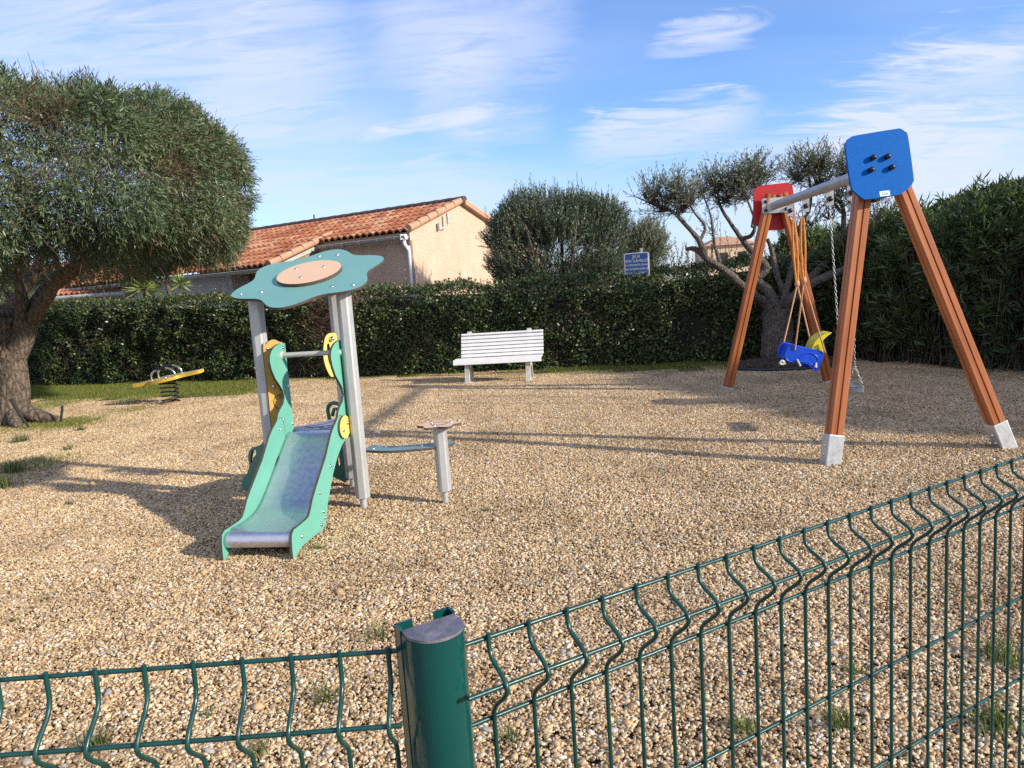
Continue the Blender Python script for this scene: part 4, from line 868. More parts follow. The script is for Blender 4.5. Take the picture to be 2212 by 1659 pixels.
# ------------------------------------------------------------------ bench
def bench():
    a = G(1015, 826); b = G(1145, 820); mid = (a + b) / 2; ang = atan2(b[1] - a[1], b[0] - a[0])
    root = empty('park_bench', (mid[0], mid[1], 0), ang, 'white slatted park bench on two cast legs before the hedge', 'bench')
    Wb = 1.47; sx = 0.02
    mb = MB()
    for i, (y, z, t) in enumerate(((-0.20, 0.355, 0.55), (-0.155, 0.395, 0.12), (-0.075, 0.405, -0.02), (0.005, 0.400, -0.05), (0.085, 0.392, -0.06))):
        mb.box((sx - .01, y, z), (Wb + (.03 if i < 2 else 0), 0.068, 0.028), Matrix.Rotation(-t, 3, 'X') if i else Matrix.Rotation(radians(75), 3, 'X'))
    mb.build('seat', m_white, root, 0.006)
    mb = MB()
    for i in range(7):
        z = 0.445 + i * 0.060; y = 0.10 + (z - 0.40) * 0.30
        if i == 6: mb.box((sx + .03, y + 0.012, z - .006), (Wb - .04, 0.045, 0.024), Matrix.Rotation(radians(30), 3, 'X'))
        else: mb.box((sx + .03, y, z), (Wb - .04, 0.024, 0.051), Matrix.Rotation(radians(-17), 3, 'X'))
    mb.build('backrest', m_white, root, 0.005)
    for s in (-1, 1):
        lx = s * np.linalg.norm(b - a) / 2 * (1 if s < 0 else 1)
        mb = MB()
        prof = [(-0.20, 0.36), (0.12, 0.375), (0.15, 0.44), (0.29, 0.85), (0.265, 0.855), (0.115, 0.42), (0.10, 0.335), (0.135, 0.20), (0.20, 0.0), (0.14, 0.0), (0.085, 0.17), (0.03, 0.25), (-0.06, 0.25), (-0.115, 0.17), (-0.11, 0.0), (-0.20, 0.0), (-0.165, 0.17), (-0.165, 0.30)]
        mb.prism(ccw(prof), 0.075, lambda u, v, w_: (lx - 0.037 + w_, u, v)); mb.box((lx, -0.16, 0.01), (0.13, 0.11, 0.025)); mb.box((lx, 0.17, 0.01), (0.12, 0.11, 0.025))
        mb.build('leg', m_cast, root, 0.008)
bench()

# ------------------------------------------------------------------ notice sign
def sign():
    c = Y(1376, 572, 13.72); yaw = radians(-24)
    root = empty('notice_sign', (c[0], c[1], 0), yaw, 'blue notice board on a grey post standing in the hedge', 'sign')
    mb = MB(); mb.tube([(0.075, 0.045, 0), (0.075, 0.045, c[2] + 0.30)], 0.028, 10); mb.build('post', m_gutter, root)
    def rr(wd, ht, r, n=6):
        o = []
        for sx_, sy_, a0 in ((1, -1, -pi / 2), (1, 1, 0), (-1, 1, pi / 2), (-1, -1, pi)):
            for i in range(n + 1): a = a0 + pi / 2 * i / n; o.append((sx_ * (wd / 2 - r) + r * cos(a), sy_ * (ht / 2 - r) + r * sin(a)))
        return o
    W_, H_ = 0.455, 0.44; z = c[2] - 0.0
    fr = lambda u, v, w_: (u, -w_, z + v)
    mb = MB(); mb.prism(rr(W_, H_, 0.045), 0.034, fr); bd = mb.build('board', m_signwht, root)
    mb = MB(); mb.prism(rr(W_ - .035, H_ - .035, 0.035), 0.004, lambda u, v, w_: (u, -0.034 - w_, z + v)); mb.build('face', m_signblue, bd)
    lines = [('JEUX', 0.145, 0.072, .95), ('NON SURVEILLÉS', 0.068, 0.072, .80), ('LA COPROPRIÉTÉ DÉGAGE', -0.005, 0.049, .76), ('TOUTE RESPONSABILITÉ', -0.078, 0.052, .76), ('EN CAS D’ACCIDENTS', -0.150, 0.052, .76)]
    for t, v, s, xs in lines:
        text_mesh('lettering', t, s, Matrix.Translation((0, -0.0395, z + v)) @ Matrix.Rotation(radians(90), 4, 'X'), m_signwht, bd, xs=xs)
sign()

# ------------------------------------------------------------------ spring seesaw
def seesaw():
    b = G(370, 872); root = empty('spring_seesaw', (b[0], b[1], 0), radians(-4), 'yellow two-seat spring seesaw on a black coil spring by the hedge', 'seesaw')
    mb = MB(); r = 0.135; pts = [( r * cos(t), r * sin(t), 0.03 + 0.35 * (t / (2 * pi * 5.0))) for t in np.linspace(0, 2 * pi * 5.0, 110)]; mb.tube(pts, 0.014, 8); mb.build('spring', m_spring, root)
    mb = MB(); mb.lathe([(0, 0.035), (0.16, 0.035), (0.165, 0.0)], 20); mb.build('base_plate', m_plate, root)
    tl = radians(8.5); Rt = Matrix.Rotation(-tl, 3, 'Y') @ Matrix.Rotation(radians(5), 3, 'X'); 
    out = [(-0.62, 0.05), (-0.57, 0.10), (-0.3, 0.12), (-0.20, 0.20), (0, 0.235), (0.20, 0.20), (0.3, 0.12), (0.57, 0.10), (0.62, 0.05)]; out = spline(out + [(x, -y) for x, y in out[::-1]], 4)
    fr = lambda u, v, w_: tuple(Rt @ Vector((u, v, w_)) + Vector((0, 0, 0.41)))
    mb = MB(); mb.prism(ccw(out), 0.052, fr, emi=1); mb.build('board', [m_yboard, M('yellow_board_edge', (0.66, 0.42, 0.05), .6, 0, .3, 30)], root, 0.004)
    for y in (-0.05, 0.05): mb = MB(); mb.lathe([(0.022, 0), (0.02, 0.012), (0, 0.016)], 10, Rt @ Vector((0.0, y, 0.0525)) + Vector((0, 0, 0.41)), 0, Rt); mb.build('bolt', m_bolt, root)
    for y in (-0.115, 0.115):
        pts = [(-0.21, y, 0.045), (-0.20, y, 0.13), (-0.13, y, 0.20), (0, y, 0.225), (0.13, y, 0.20), (0.20, y, 0.13), (0.21, y, 0.045)]
        q = [tuple(Rt @ Vector(p) + Vector((0, 0, 0.41))) for p in spline(pts, 5, False)]; mb = MB(); mb.tube(q, 0.016, 9); h = mb.build('handle', m_chrome, root)
        mb = MB(); mb.tube(q[12:19], 0.023, 9); mb.build('grip', m_blackp, h)
seesaw()

# ------------------------------------------------------------------ swing set
SP = {}
def swing():
    NLb, NRb, FLb, FRb = (np.array(v) for v in ((2.51, 5.80, 0), (3.985, 5.89, 0), (2.885, 9.84, 0), (4.26, 9.86, 0)))
    nc = np.array([2.985, 5.95, 2.30]); fc = np.array([3.505, 9.70, 2.375]); bd = (fc - nc); Lb = np.linalg.norm(bd); bd /= Lb
    root = empty('swing_set', (3.3, 7.8, 0), 0, 'wooden A-frame double swing stand with one blue and one red end plate', 'swing'); o0 = np.array([3.3, 7.8, 0])
    def leg(b, t, shoe):
        b = b - o0; t = t - o0; d = Vector(tuple(t - b)); L = d.length; q = d.to_track_quat('Z', 'Y')
        # square timber with a groove in each face
        s = 0.056; g = 0.007; dp = 0.014; c = 0.010
        half = [(-s + c, -s), (-g, -s), (-g * .6, -s + dp), (g * .6, -s + dp), (g, -s), (s - c, -s)]
        prof = []
        for k in range(4):
            ca, sa = cos(k * pi / 2), sin(k * pi / 2); prof += [(x * ca - y * sa, x * sa + y * ca) for x, y in half]
        n = len(prof); st = 12; vs = []; fs = []
        for i in range(st + 1):
            zb = max(shoe - .05, .02); z = zb + (L - zb) * i / st
            vs += [(x, y, z) for x, y in prof]
        for i in range(st):
            for j in range(n): fs.append((i * n + j, i * n + (j + 1) % n, (i + 1) * n + (j + 1) % n, (i + 1) * n + j))
        fs.append(tuple(range(n - 1, -1, -1))); fs.append(tuple(st * n + j for j in range(n)))
        mb = MB(); mb.add(vs, fs); o = mb.build('leg', m_wood, root)
        ax = Vector((1, 0.02, 0)); zz = d.normalized(); yy = zz.cross(ax).normalized(); xx = yy.cross(zz)
        o.matrix_basis = Matrix((xx, yy, zz)).transposed().to_4x4(); o.location = tuple(b)
        mb = MB(); mb.box((0, 0, shoe / 2 - 0.05), (0.126, 0.126, shoe + 0.10))
        mb.box((0, 0, -.02), (0.126, 0.126, 0.1)); mb.v = mb.v[:8]; mb.f = mb.f[:6]; mb.mi = mb.mi[:6]; mb.sm = mb.sm[:6]
        sh = mb.build('steel_shoe', m_galv, o, 0.008)
        for (x, z) in ((-0.066, 0.07), (-0.066, 0.17))[:2 if shoe > .1 else 1]:
            mb = MB(); mb.lathe([(0.014, 0), (0.012, 0.008), (0, 0.01)], 8, (x + .003, 0, min(z, shoe * .6)), 0, Matrix.Rotation(radians(-90), 3, 'Y')); mb.build('bolt', m_bolt, sh)
    upn = nc + bd * 0.09; upf = fc - bd * 0.09
    leg(NLb, np.array([2.94, 6.045, 2.46]), 0.235); leg(NRb, np.array([3.09, 6.05, 2.46]), 0.235)
    leg(FLb, np.array([3.46, 9.66, 2.52]), 0.05); leg(FRb, np.array([3.60, 9.66, 2.52]), 0.05)
    mb = MB(); mb.tube([nc + bd * .16 - o0, fc - bd * .10 - o0], 0.050, 20); mb.build('beam', m_alu, root)
    # mounting plate at the far frame
    def plate_frame(c, e, n_): 
        e = e / np.linalg.norm(e); n_ = n_ / np.linalg.norm(n_); u = np.cross(e, n_); u = u if u[2] > 0 else -u
        return lambda a, b_, w_: tuple(c + e * a + u * b_ + n_ * w_ - o0)
    def rr(wd, ht, r, n=5):
        o = []
        for sx_, sy_, a0 in ((1, -1, -pi / 2), (1, 1, 0), (-1, 1, pi / 2), (-1, -1, pi)):
            for i in range(n + 1): a = a0 + pi / 2 * i / n; o.append((sx_ * (wd / 2 - r) + r * cos(a), sy_ * (ht / 2 - r) + r * sin(a)))
        return o
    tilt = radians(8)
    e = np.array([.998, .06, 0]); nb = np.array([e[1] * cos(tilt), -e[0] * cos(tilt), sin(tilt)])
    # blue plate
    blue = [(-0.146, .156), (0.154, .187), (.196, .186), (.225, .165), (0.250, .12), (0.268, -.188), (.262, -.225), (.235, -.262), (.16, -.312), (0.120, -.321), (-.106, -.339), (-.15, -.325), (-.205, -.275), (-0.228, -.225), (-0.249, .063), (-.235, .115), (-.205, .142)]
    blue = spline(blue, 6)
    b0 = np.array([2.95, 5.90, 2.40]); s_ = 5.90 / 5.82
    fb = plate_frame(b0 - nb * 0.02, e, nb)
    mb = MB(); mb.prism(ccw([(a * s_, b_ * s_) for a, b_ in blue]), 0.022, fb); bp = mb.build('end_plate', [m_blue, m_blue], root, 0.004); tag(bp, 'speckled blue end plate')
    Rn = Matrix((tuple(e), tuple(np.cross(nb, e)), tuple(nb))).transposed()
    for (a, b_) in ((-0.047, -.027), (.065, -.026), (.092, -.110), (-.071, -.120)):
        mb = MB(); mb.lathe([(0.021, 0), (0.021, 0.030), (0.016, 0.040), (0.006, 0.044), (0, 0.045)], 14, fb(a * s_, b_ * s_, 0.022), 0, Rn); mb.build('bolt_cap', m_blackp, bp)
    mb = MB(); cs, sn = cos(radians(3)), sin(radians(3))
    lb = lambda a, b_, w_: fb(0.029 + (a * cs - b_ * sn), -.307 + a * sn + b_ * cs, 0.0225 + w_)
    mb.prism(rr(0.083, .040, .004, 2), 0.0015, lb); st = mb.build('sticker', m_sticker, bp)
    mb = MB(); mb.prism([(-.022, -.009), (.026, -.009), (.026, .010), (-.022, .010)], 0.0004, lambda a, b_, w_: lb(a, b_, .0016 + w_), holes=[[(-.0195, -.0065), (.0235, -.0065), (.0235, .0075), (-.0195, .0075)]]); mb.box(lb(-.03, -.008, .0018), (.004, .001, .004)); mb.box(lb(.002, -.003, .0018), (.038, .001, .004)); mb.build('print', m_stgreen, st)
    # red plate
    n2 = np.array([0.05, 1.0, 0.0]); e2 = np.array([1.0, -0.05, 0.0])
    cr = np.array([3.535, 9.70, 2.40]) + np.array([0, 0.075, 0])
    fr_ = plate_frame(cr, e2, n2)
    red = [(-.16, .245), (.16, .262), (.215, .245), (.25, .19), (.262, .0), (.265, -.19), (.24, -.25), (.15, -.315), (.10, -.325), (-.10, -.325), (-.15, -.31), (-.24, -.235), (-.255, -.18), (-.255, .0), (-.25, .16), (-.22, .22)]
    mb = MB(); mb.prism(ccw(spline(red, 3)), 0.022, fr_); rp = mb.build('end_plate', [m_red, m_red], root, 0.004); tag(rp, 'plain red end plate')
    # steel mounting plates facing the beam (far one is seen)
    for (cc_, nn_) in ((np.array([3.515, 9.70, 2.375]) - bd * 0.09, -bd), (nc + bd * 0.155, bd)):
        ee = np.array([bd[1], -bd[0], 0]); f_ = plate_frame(cc_, ee, nn_)
        mb = MB(); mb.prism(rr(0.34, .19, .025), 0.012, f_); mp_ = mb.build('mounting_plate', m_galv, root, 0.002)
        Rm = Matrix((tuple(ee), tuple(np.cross(nn_, ee)), tuple(nn_))).transposed()
        for (a, b_) in ((-.125, .055), (.125, .055), (-.125, -.055), (.125, -.055)):
            mb = MB(); mb.lathe([(0.021, 0), (0.021, 0.02), (0.012, 0.03), (0, 0.032)], 12, f_(a, b_, .012), 0, Rm); mb.build('bolt_cap', m_blackp, mp_)
    ex = np.array([bd[1], -bd[0], 0])
    for i, t in enumerate((0.769, 0.584, 0.351, 0.18)):
        c = nc + (fc - nc) * t - np.array([0, 0, 0.05]); SP[i] = c
        f_ = plate_frame(c - np.array([0, 0, .06]) , ex, -bd)
        mb = MB(); mb.prism(rr(0.072, .15, .012, 3), 0.012, f_); hg = mb.build('hanger', m_galv, root, 0.002)
        Rm = Matrix((tuple(ex), tuple(np.cross(-bd, ex)), tuple(-bd))).transposed()
        mb = MB(); mb.lathe([(0.026, 0), (0.026, 0.022), (0.016, 0.032), (0, 0.034)], 12, f_(0, -.012, .012), 0, Rm); mb.build('bolt_cap', m_blackp, hg)
swing()

def ring(c, r, tr, axis, n=14):
    a = Vector(tuple(axis)).normalized(); u = a.orthogonal().normalized(); v = a.cross(u)
    mb = MB(); mb.tube([Vector(tuple(float(x) for x in c)) + u * (r * cos(2 * pi * i / n)) + v * (r * sin(2 * pi * i / n)) for i in range(n)], tr, 7, closed=True); return mb
def chain_mb(mb, a, b, pitch=0.030, w=0.009, tr=0.0031):
    a = Vector(tuple(float(x) for x in a)); b = Vector(tuple(float(x) for x in b)); d = b - a; n = max(1, int(d.length / pitch)); d.normalize(); u = d.orthogonal().normalized(); v = d.cross(u)
    for i in range(n):
        c = a + d * (pitch * (i + .5)); s = u if i % 2 else v
        pts = []
        for j in range(10):
            q = 2 * pi * j / 10; pts.append(c + d * (pitch * 0.64 * sin(q)) + s * (w * cos(q)))
        mb.tube(pts, tr, 5, closed=True)

def baby_swing():
    h1 = SP[0] - np.array([0, 0, .13]); h2 = SP[1] - np.array([0, 0, .13]); mid = (h1 + h2) / 2
    root = empty('toddler_swing', (mid[0], mid[1], 0.42), 0, 'blue bucket toddler swing with yellow backrest hanging on peach ropes', 'swing seat'); o0 = np.array([mid[0], mid[1], 0.42])
    zs = 0.66; off = np.array([0.06, 0, 0])
    fx, bx = -0.15, 0.21           # front and back rope attachments along x
    ye = {0: 0.16, 1: -0.17}
    for i, h in enumerate((h1, h2)):
        kn = h + np.array([0.02, 0, -0.80 if i == 0 else -0.74]); kn[1] = h[1] + (mid[1] - h[1]) * 0.12
        q1 = h + np.array([0, 0, -0.06])
        mb = ring(h + np.array([0, 0, -0.015]), 0.035, 0.006, (0, 1, 0)); mb.build('ring', m_chain, root).location = tuple(-o0)
        mb = MB()
        for s in (-1, 1):
            pts = [q1 - o0 + np.array([s * .012, 0, 0]), (q1 + kn) / 2 - o0 + np.array([s * .022, 0, 0]), kn - o0 + np.array([s * .008, 0, 0])]
            mb.tube(spline(pts, 8, False), 0.013, 8, jit=.12)
        mb.build('thick_rope', m_rope2, root)
        mb = MB(); mb.lathe([(0, -.04), (.028, -.02), (.03, .01), (.02, .04), (0, .045)], 10, kn - o0); mb.build('knot', m_rope, root)
        mb = MB()
        for xx, zz in ((fx + (0.0 if i == 0 else 0.05), 0.655), (bx - (0.02 if i == 0 else -.02), 0.60)):
            e = np.array([mid[0] + xx, mid[1] + ye[i], zz]) - o0; mb.tube([kn - o0, (kn - o0 + e) / 2 + np.array([0, 0, -.01]), e], 0.009, 7)
        mb.build('rope', m_rope, root)
    # bucket: side cheeks, front, base, leg roll; tilted down to the back
    Ry = Matrix.Rotation(radians(13), 3, 'Y')
    def fr(yoff): return lambda u, v, w_: tuple(Ry @ Vector((u * .87 - .02, 0, v * .9)) + Vector((0, yoff + w_, 0.12)))
    cheek = spline([(-0.19, 0.14), (-0.10, 0.145), (0.0, 0.135), (0.23, 0.12), (0.235, 0.0), (0.225, -0.10), (0.17, -0.115), (0.10, -0.055), (-0.03, -0.05), (-0.14, -0.06), (-0.19, -0.04), (-0.22, 0.02)], 3)
    arch = spline([(-0.06, -0.03), (0.02, 0.075), (0.12, 0.085), (0.19, 0.04), (0.205, -0.05), (0.19, -0.085), (0.10, -0.035), (0.0, -0.035)], 3)
    mb = MB()
    for s in (-1, 1):
        y0 = s * 0.155
        mb.prism(ccw(cheek), 0.016, fr(y0 - 0.008))
        mb.tube([fr(y0)(u, v, 0) for u, v in cheek], 0.011, 6, closed=True)
        mb.tube([fr(y0 + s * .009)(u, v, 0) for u, v in arch], 0.007, 6, closed=True)
    for (u, v, ln, ht, rt) in ((-0.17, 0.05, 0.02, 0.17, 0.15), (0.0, -0.04, 0.30, 0.02, 0), (0.215, 0.0, 0.02, 0.20, 0)):
        mb.box(fr(0)(u, v, 0), (ln, 0.31, ht), Ry @ Matrix.Rotation(rt, 3, 'Y'))
    mb.build('seat', m_seatblue, root, 0.004)
    back = spline([(0.10, 0.10), (0.13, 0.20), (0.19, 0.29), (0.28, 0.345), (0.37, 0.365), (0.375, 0.355), (0.30, 0.30), (0.235, 0.22), (0.225, 0.12), (0.20, 0.07), (0.12, 0.07)], 4)
    mb = MB(); mb.prism(ccw(back), 0.27, lambda u, v, w_: (u * .80 + .01, -0.135 + w_, v * .80 + 0.11))
    mb.box((0.19, -0.148, 0.22), (0.05, 0.016, 0.12)); mb.box((0.19, 0.148, 0.22), (0.05, 0.016, 0.12)); mb.build('backrest', m_seatyel, root, 0.006)
    m_wrope = M('white_rope', (0.7, 0.66, 0.6), .9, 0, .2, 40)
    mb = MB(); mb.tube(spline([(-0.22, -0.16, 0.10), (-0.245, -0.165, 0.115), (-0.265, -.16, 0.09), (-0.24, -.155, 0.075), (-0.20, -0.16, 0.085)], 4, False), 0.014, 7); mb.build('rope_end', m_wrope, root); mb = MB(); mb.tube([(-0.08, -0.175, 0.125), (-0.045, -0.178, 0.045)], 0.011, 7); mb.build('rope_end', m_wrope, root); mb = MB(); mb.tube([(0.13, -0.175, 0.075), (0.12, -0.178, 0.02)], [0.008, 0.018], 7); mb.build('rope_end', m_wrope, root)
    root.rotation_euler = (0, 0, radians(-6))
baby_swing()

def flat_swing():
    h3 = SP[2] - np.array([0, 0, .13]); h4 = SP[3] - np.array([0, 0, .13]); mid = (h3 + h4) / 2; bd = (h3 - h4) / np.linalg.norm(h3 - h4); bd[2] = 0; bd /= np.linalg.norm(bd); ex = np.array([bd[1], -bd[0], 0])
    c = np.array([mid[0] + 0.055, mid[1], 0.405]); root = empty('flat_swing', c, 0, 'flat black rubber swing seat hanging on two zinc chains', 'swing seat')
    fr = lambda u, v, w_: tuple(bd * u + ex * v + np.array([0, 0, w_]))
    out = spline([(-.23, .05), (-.20, .085), (-.08, .085), (0, .075), (.08, .085), (.20, .085), (.23, .05), (.23, -.05), (.20, -.085), (.08, -.085), (0, -.075), (-.08, -.085), (-.20, -.085), (-.23, -.05)], 3)
    mb = MB(); mb.prism(ccw(out), 0.032, fr)
    for k in range(9): mb.box(fr(-.16 + k * .04, 0, 0.034), (0.09, 0.010, 0.006), Matrix.Rotation(atan2(bd[1], bd[0]) + pi / 2 + (0.5 if k % 2 else -.5), 3, 'Z'))
    mb.build('seat', m_rubber, root, 0.006)
    for s, h in ((1, h3), (-1, h4)):
        top = h - c + np.array([0, 0, .02]); spl = np.array(fr(s * 0.215, 0.0, 0.24)); mb = MB(); chain_mb(mb, top, spl)
        for v in (-.075, .075): chain_mb(mb, spl, fr(s * .205, v, 0.05))
        mb.build('chain', m_chain, root)
        for v in (-.075, .075): mb = MB(); mb.tube([fr(s * .205, v, -.012), fr(s * .205, v, 0.055)], 0.012, 7); mb.build('shackle', m_bolt, root)
flat_swing()

# ------------------------------------------------------------------ slide tower
def slide():
    O = np.array([-1.643, 4.495, 0]); ang = atan2(-.165, .986)
    root = empty('slide_tower', O, ang, 'toddler slide tower with teal flower roof, mint side panels and steel chute', 'slide')
    def obj(mb, name, mats, parent=root, bevel=0): return mb.build(name, mats, parent, bevel)
    t = radians(21.6); zc = 1.745; ac = 1.22
    def roofp(u, v, w_): return (u - 0.035, ac + v * cos(t) - w_ * sin(t), zc + v * sin(t) + w_ * cos(t))
    # posts
    for (l, a) in ((-0.385, 1.0), (0.305, 1.0), (-0.01, 1.6)):
        zt = zc + (a - ac) * tan(t) - 0.024
        mb = MB(); hexa = []; R = 0.055; rot0 = radians(14)
        for k in range(6):
            for d in (-0.13, 0.13): q = rot0 + k * pi / 3 + d; hexa.append((R * cos(q), R * sin(q)))
        mb.prism(hexa, zt - 0.085, lambda u, v, w_: (l + u, a + v, 0.085 + w_), emi=0); p = obj(mb, 'post', m_alu, root, 0.002)
        mb = MB(); mb.tube([(l, a, -0.03), (l, a, 0.10)], 0.028, 14); obj(mb, 'foot_tube', m_galv, p)
    # flower roof
    def flower(r0, r1, n=144, ph=30): return [((r0 + r1 * cos(6 * (2 * pi * i / n - radians(ph)))) * cos(2 * pi * i / n), (r0 + r1 * cos(6 * (2 * pi * i / n - radians(ph)))) * sin(2 * pi * i / n)) for i in range(n)]
    mb = MB(); mb.prism([(x, y * 1.03) for x, y in flower(0.520, 0.058)], 0.018, lambda u, v, w_: roofp(u, v, w_)); rf = obj(mb, 'roof', [m_teal, m_edge], root, 0.002)
    mb = MB(); mb.prism([(0.245 * cos(2 * pi * i / 64) - .005, 0.245 * sin(2 * pi * i / 64) + .02) for i in range(64)], 0.026, lambda u, v, w_: roofp(u, v, w_ + 0.0185)); dc = obj(mb, 'centre_disc', [m_peach, m_edge], rf, 0.002)
    Rr = Matrix.Rotation(t, 3, 'X')
    dome = [(0.013, 0), (0.012, 0.005), (0.008, 0.009), (0, 0.011)]
    for (u, v) in ((-.121, .443), (.037, .449), (-.469, -.277), (-.308, -.274), (.237, -.264), (.397, -.262)):
        mb = MB(); mb.lathe(dome, 10, roofp(u + .035, v, .018), 0, Rr); obj(mb, 'bolt', m_bolt, rf)
    for (u, v) in ((-.175, .104), (.05, .104), (-.06, -.098)):
        mb = MB(); mb.lathe(dome, 10, roofp(u + .035, v, .0445), 0, Rr); obj(mb, 'bolt', m_bolt, dc)
    # side panels
    out = [(1.06, 1.272), (0.99, 1.276), (0.946, 1.272), (0.885, 1.258), (0.835, 1.232), (0.805, 1.198), (0.797, 1.158), (0.813, 1.096), (0.851, 1.031), (0.910, .972), (0.950, .925), (0.960, .874), (0.930, .830), (0.868, .796), (0.830, .766), (0.812, .732),
           (.782, .712), (.733, .685), (.670, .640), (.612, .580), (.539, .503), (.441, .425), (.346, .350), (.273, .287), (.232, .235), (.195, .200), (.150, .190), (.054, .187), (-.030, .186), (-.060, .168), (-.072, .130), (-.078, .07), (-.078, .012), (-.055, .006), (-.02, .028), (.04, .045), (.15, .05), (.27, .05), (.38, .052), (.435, .066), (.460, .11), (.489, .179), (.567, .283), (.642, .374), (.74, .462), (.848, .530), (.93, .552), (1.06, .558)]
    for s in (-1, 1):
        x0 = 0.230 if s > 0 else -0.235
        mb = MB(); mb.prism(ccw(out), 0.018, lambda u, v, w_: (x0 + w_, u, v)); sp = obj(mb, 'side_panel', [m_green, m_edge], root, 0.002)
        sx = x0 + 0.0185 if s > 0 else x0 + 0.0185
        bl = [(.36, .085), (.415, .16), (.425, .115), (.60, .43), (.385, .30), (.06, .11)] if s > 0 else [(.83, .66), (.90, .72), (1.02, 1.24), (1.04, .95), (1.045, .66)]
        for (a, z) in bl:
            mb = MB(); mb.lathe(dome, 10, (x0 + 0.018, a, z), 0, Matrix.Rotation(radians(90), 3, 'Y')); obj(mb, 'bolt', m_bolt, sp)
        # seam between the upper panel and the chute cheek
        mb = MB(); mb.tube([(x0 + 0.0178, a, z) for a, z in spline([(.822, .735), (.85, .742), (.885, .725), (.905, .67), (.905, .60), (.91, .553)], 4, False)], 0.0022, 4); obj(mb, 'seam', m_edge, sp)
        if s > 0:
            mb = MB(); mb.prism([(0.885 + .100 * cos(2 * pi * i / 40), .648 + .083 * sin(2 * pi * i / 40)) for i in range(40)], 0.018, lambda u, v, w_: (x0 + 0.0185 + w_, u, v)); yd = obj(mb, 'yellow_disc', [m_yellow, m_edge], sp, 0.002)
            for (a, z) in ((.93, .668), (.845, .630)): mb = MB(); mb.lathe(dome, 10, (x0 + .0365, a, z), 0, Matrix.Rotation(radians(90), 3, 'Y')); obj(mb, 'bolt', m_bolt, yd)
            mb = MB(); mb.lathe([(0.028, 0), (0.026, 0.014), (0.012, 0.022), (0, 0.023)], 12, (x0 + .018, .98, 1.187), 0, Matrix.Rotation(radians(90), 3, 'Y')); obj(mb, 'bar_cap', M('pale_plastic', (.5, .6, .55), .5), sp)
    # chute
    prof = spline([(1.10, .598), (1.00, .600), (.93, .585), (.84, .52), (.72, .425), (.57, .305), (.44, .215), (.34, .172), (.24, .158), (.10, .158), (-.005, .168), (-.035, .160), (-.055, .135), (-.058, .105), (-.045, .08), (-.015, .072)], 5, False)
    vs = []; fs = []; cols = np.linspace(-0.2165, 0.2295, 13); n = len(prof)
    for x in cols: vs += [(x, a, z + 0.022 * (abs(x) / .23) ** 6 * (1 if .05 < a < .98 else 0)) for a, z in prof]
    for i in range(len(cols) - 1):
        for j in range(n - 1): fs.append((i * n + j, i * n + j + 1, (i + 1) * n + j + 1, (i + 1) * n + j))
    mb = MB(); mb.add(vs, fs, 0, True); ch = obj(mb, 'chute', m_steel); md = ch.modifiers.new('sheet', 'SOLIDIFY'); md.thickness = 0.003; md.offset = -1
    mb = MB(); mb.box((0.0, 0.405, 0.04), (0.44, 0.05, 0.16)); mb.box((0.16, 0.40, -0.0), (0.06, 0.06, 0.14)); obj(mb, 'support_bracket', m_galv)
    # bar
    mb = MB(); mb.tube([(-0.245, .99, 1.187), (0.245, .99, 1.187)], 0.019, 12); br = obj(mb, 'grab_bar', m_gutter); mb = MB(); mb.lathe([(0.03, 0), (0.03, .02), (.02, .025)], 12, (-.23, .99, 1.187), 0, Matrix.Rotation(radians(90), 3, 'Y')); obj(mb, 'collar', m_gutter, br)
    # deck
    mb = MB(); mb.prism(ccw([(-.228, 1.06), (.228, 1.06), (.335, 1.08), (.30, 1.17), (.06, 1.52), (-.06, 1.52), (-.30, 1.17), (-.335, 1.08)]), 0.02, lambda u, v, w_: (u, v, 0.582 + w_)); dk = obj(mb, 'deck', [m_lav, m_edge], root, 0.002)
    mb = MB()
    for pts in (((-.15, 1.14), (-.05, 1.20), (.05, 1.17), (.02, 1.11), (-.05, 1.14), (0, 1.22), (.12, 1.24)), ((.02, 1.30), (.10, 1.20), (.20, 1.18), (.22, 1.26), (.10, 1.33), (.02, 1.30)), ((-.2, 1.20), (-.08, 1.28), (-.04, 1.40), (.02, 1.46))):
        mb.tube([(x, y, 0.6025) for x, y in spline(pts, 5, False)], 0.003, 4)
    obj(mb, 'engraved_curl', m_ink, dk)
    # ochre play panel beside the left post, hand grip beside the rear post
    e = Vector((.75, .66, 0)).normalized(); nrm = Vector((e.y, -e.x, 0))
    pf = lambda u, v, w_: tuple(Vector((-.275, 1.02, 0)) + e * u + nrm * w_ + Vector((0, 0, v)))
    pan = spline([(-.09, .62), (-.095, .95), (-.094, 1.262), (-.072, 1.277), (-.045, 1.300), (-.010, 1.307), (.028, 1.286), (.055, 1.262), (.058, 1.10), (.05, .95), (.058, .80), (.05, .62), (-.02, .615)], 4)
    mb = MB(); mb.prism(ccw(pan), 0.016, pf); pp = obj(mb, 'play_panel', [m_ochre, m_edge], root, 0.002)
    dl = lambda u, v, w_: pf(-.012 + u, 0.838 + v, 0.0165 + w_)
    mb = MB(); mb.tube([dl(.050 * cos(2 * pi * i / 36), .054 * sin(2 * pi * i / 36), 0) for i in range(36)], 0.003, 5, closed=True); di = obj(mb, 'dial', m_ink, pp)
    mfrm = lambda u, v: Matrix.Translation(dl(u, v, .0006)) @ Matrix(((e.x, 0, nrm.x, 0), (e.y, 0, nrm.y, 0), (0, 1, 0, 0), (0, 0, 0, 1)))
    for tx, u, v in (('1', -.022, .026), ('0', -.003, .035), ('6', .018, .030), ('*', -.034, -.002), ('4', -.006, -.036)): text_mesh('numeral', tx, .028, mfrm(u, v), m_ink, di)
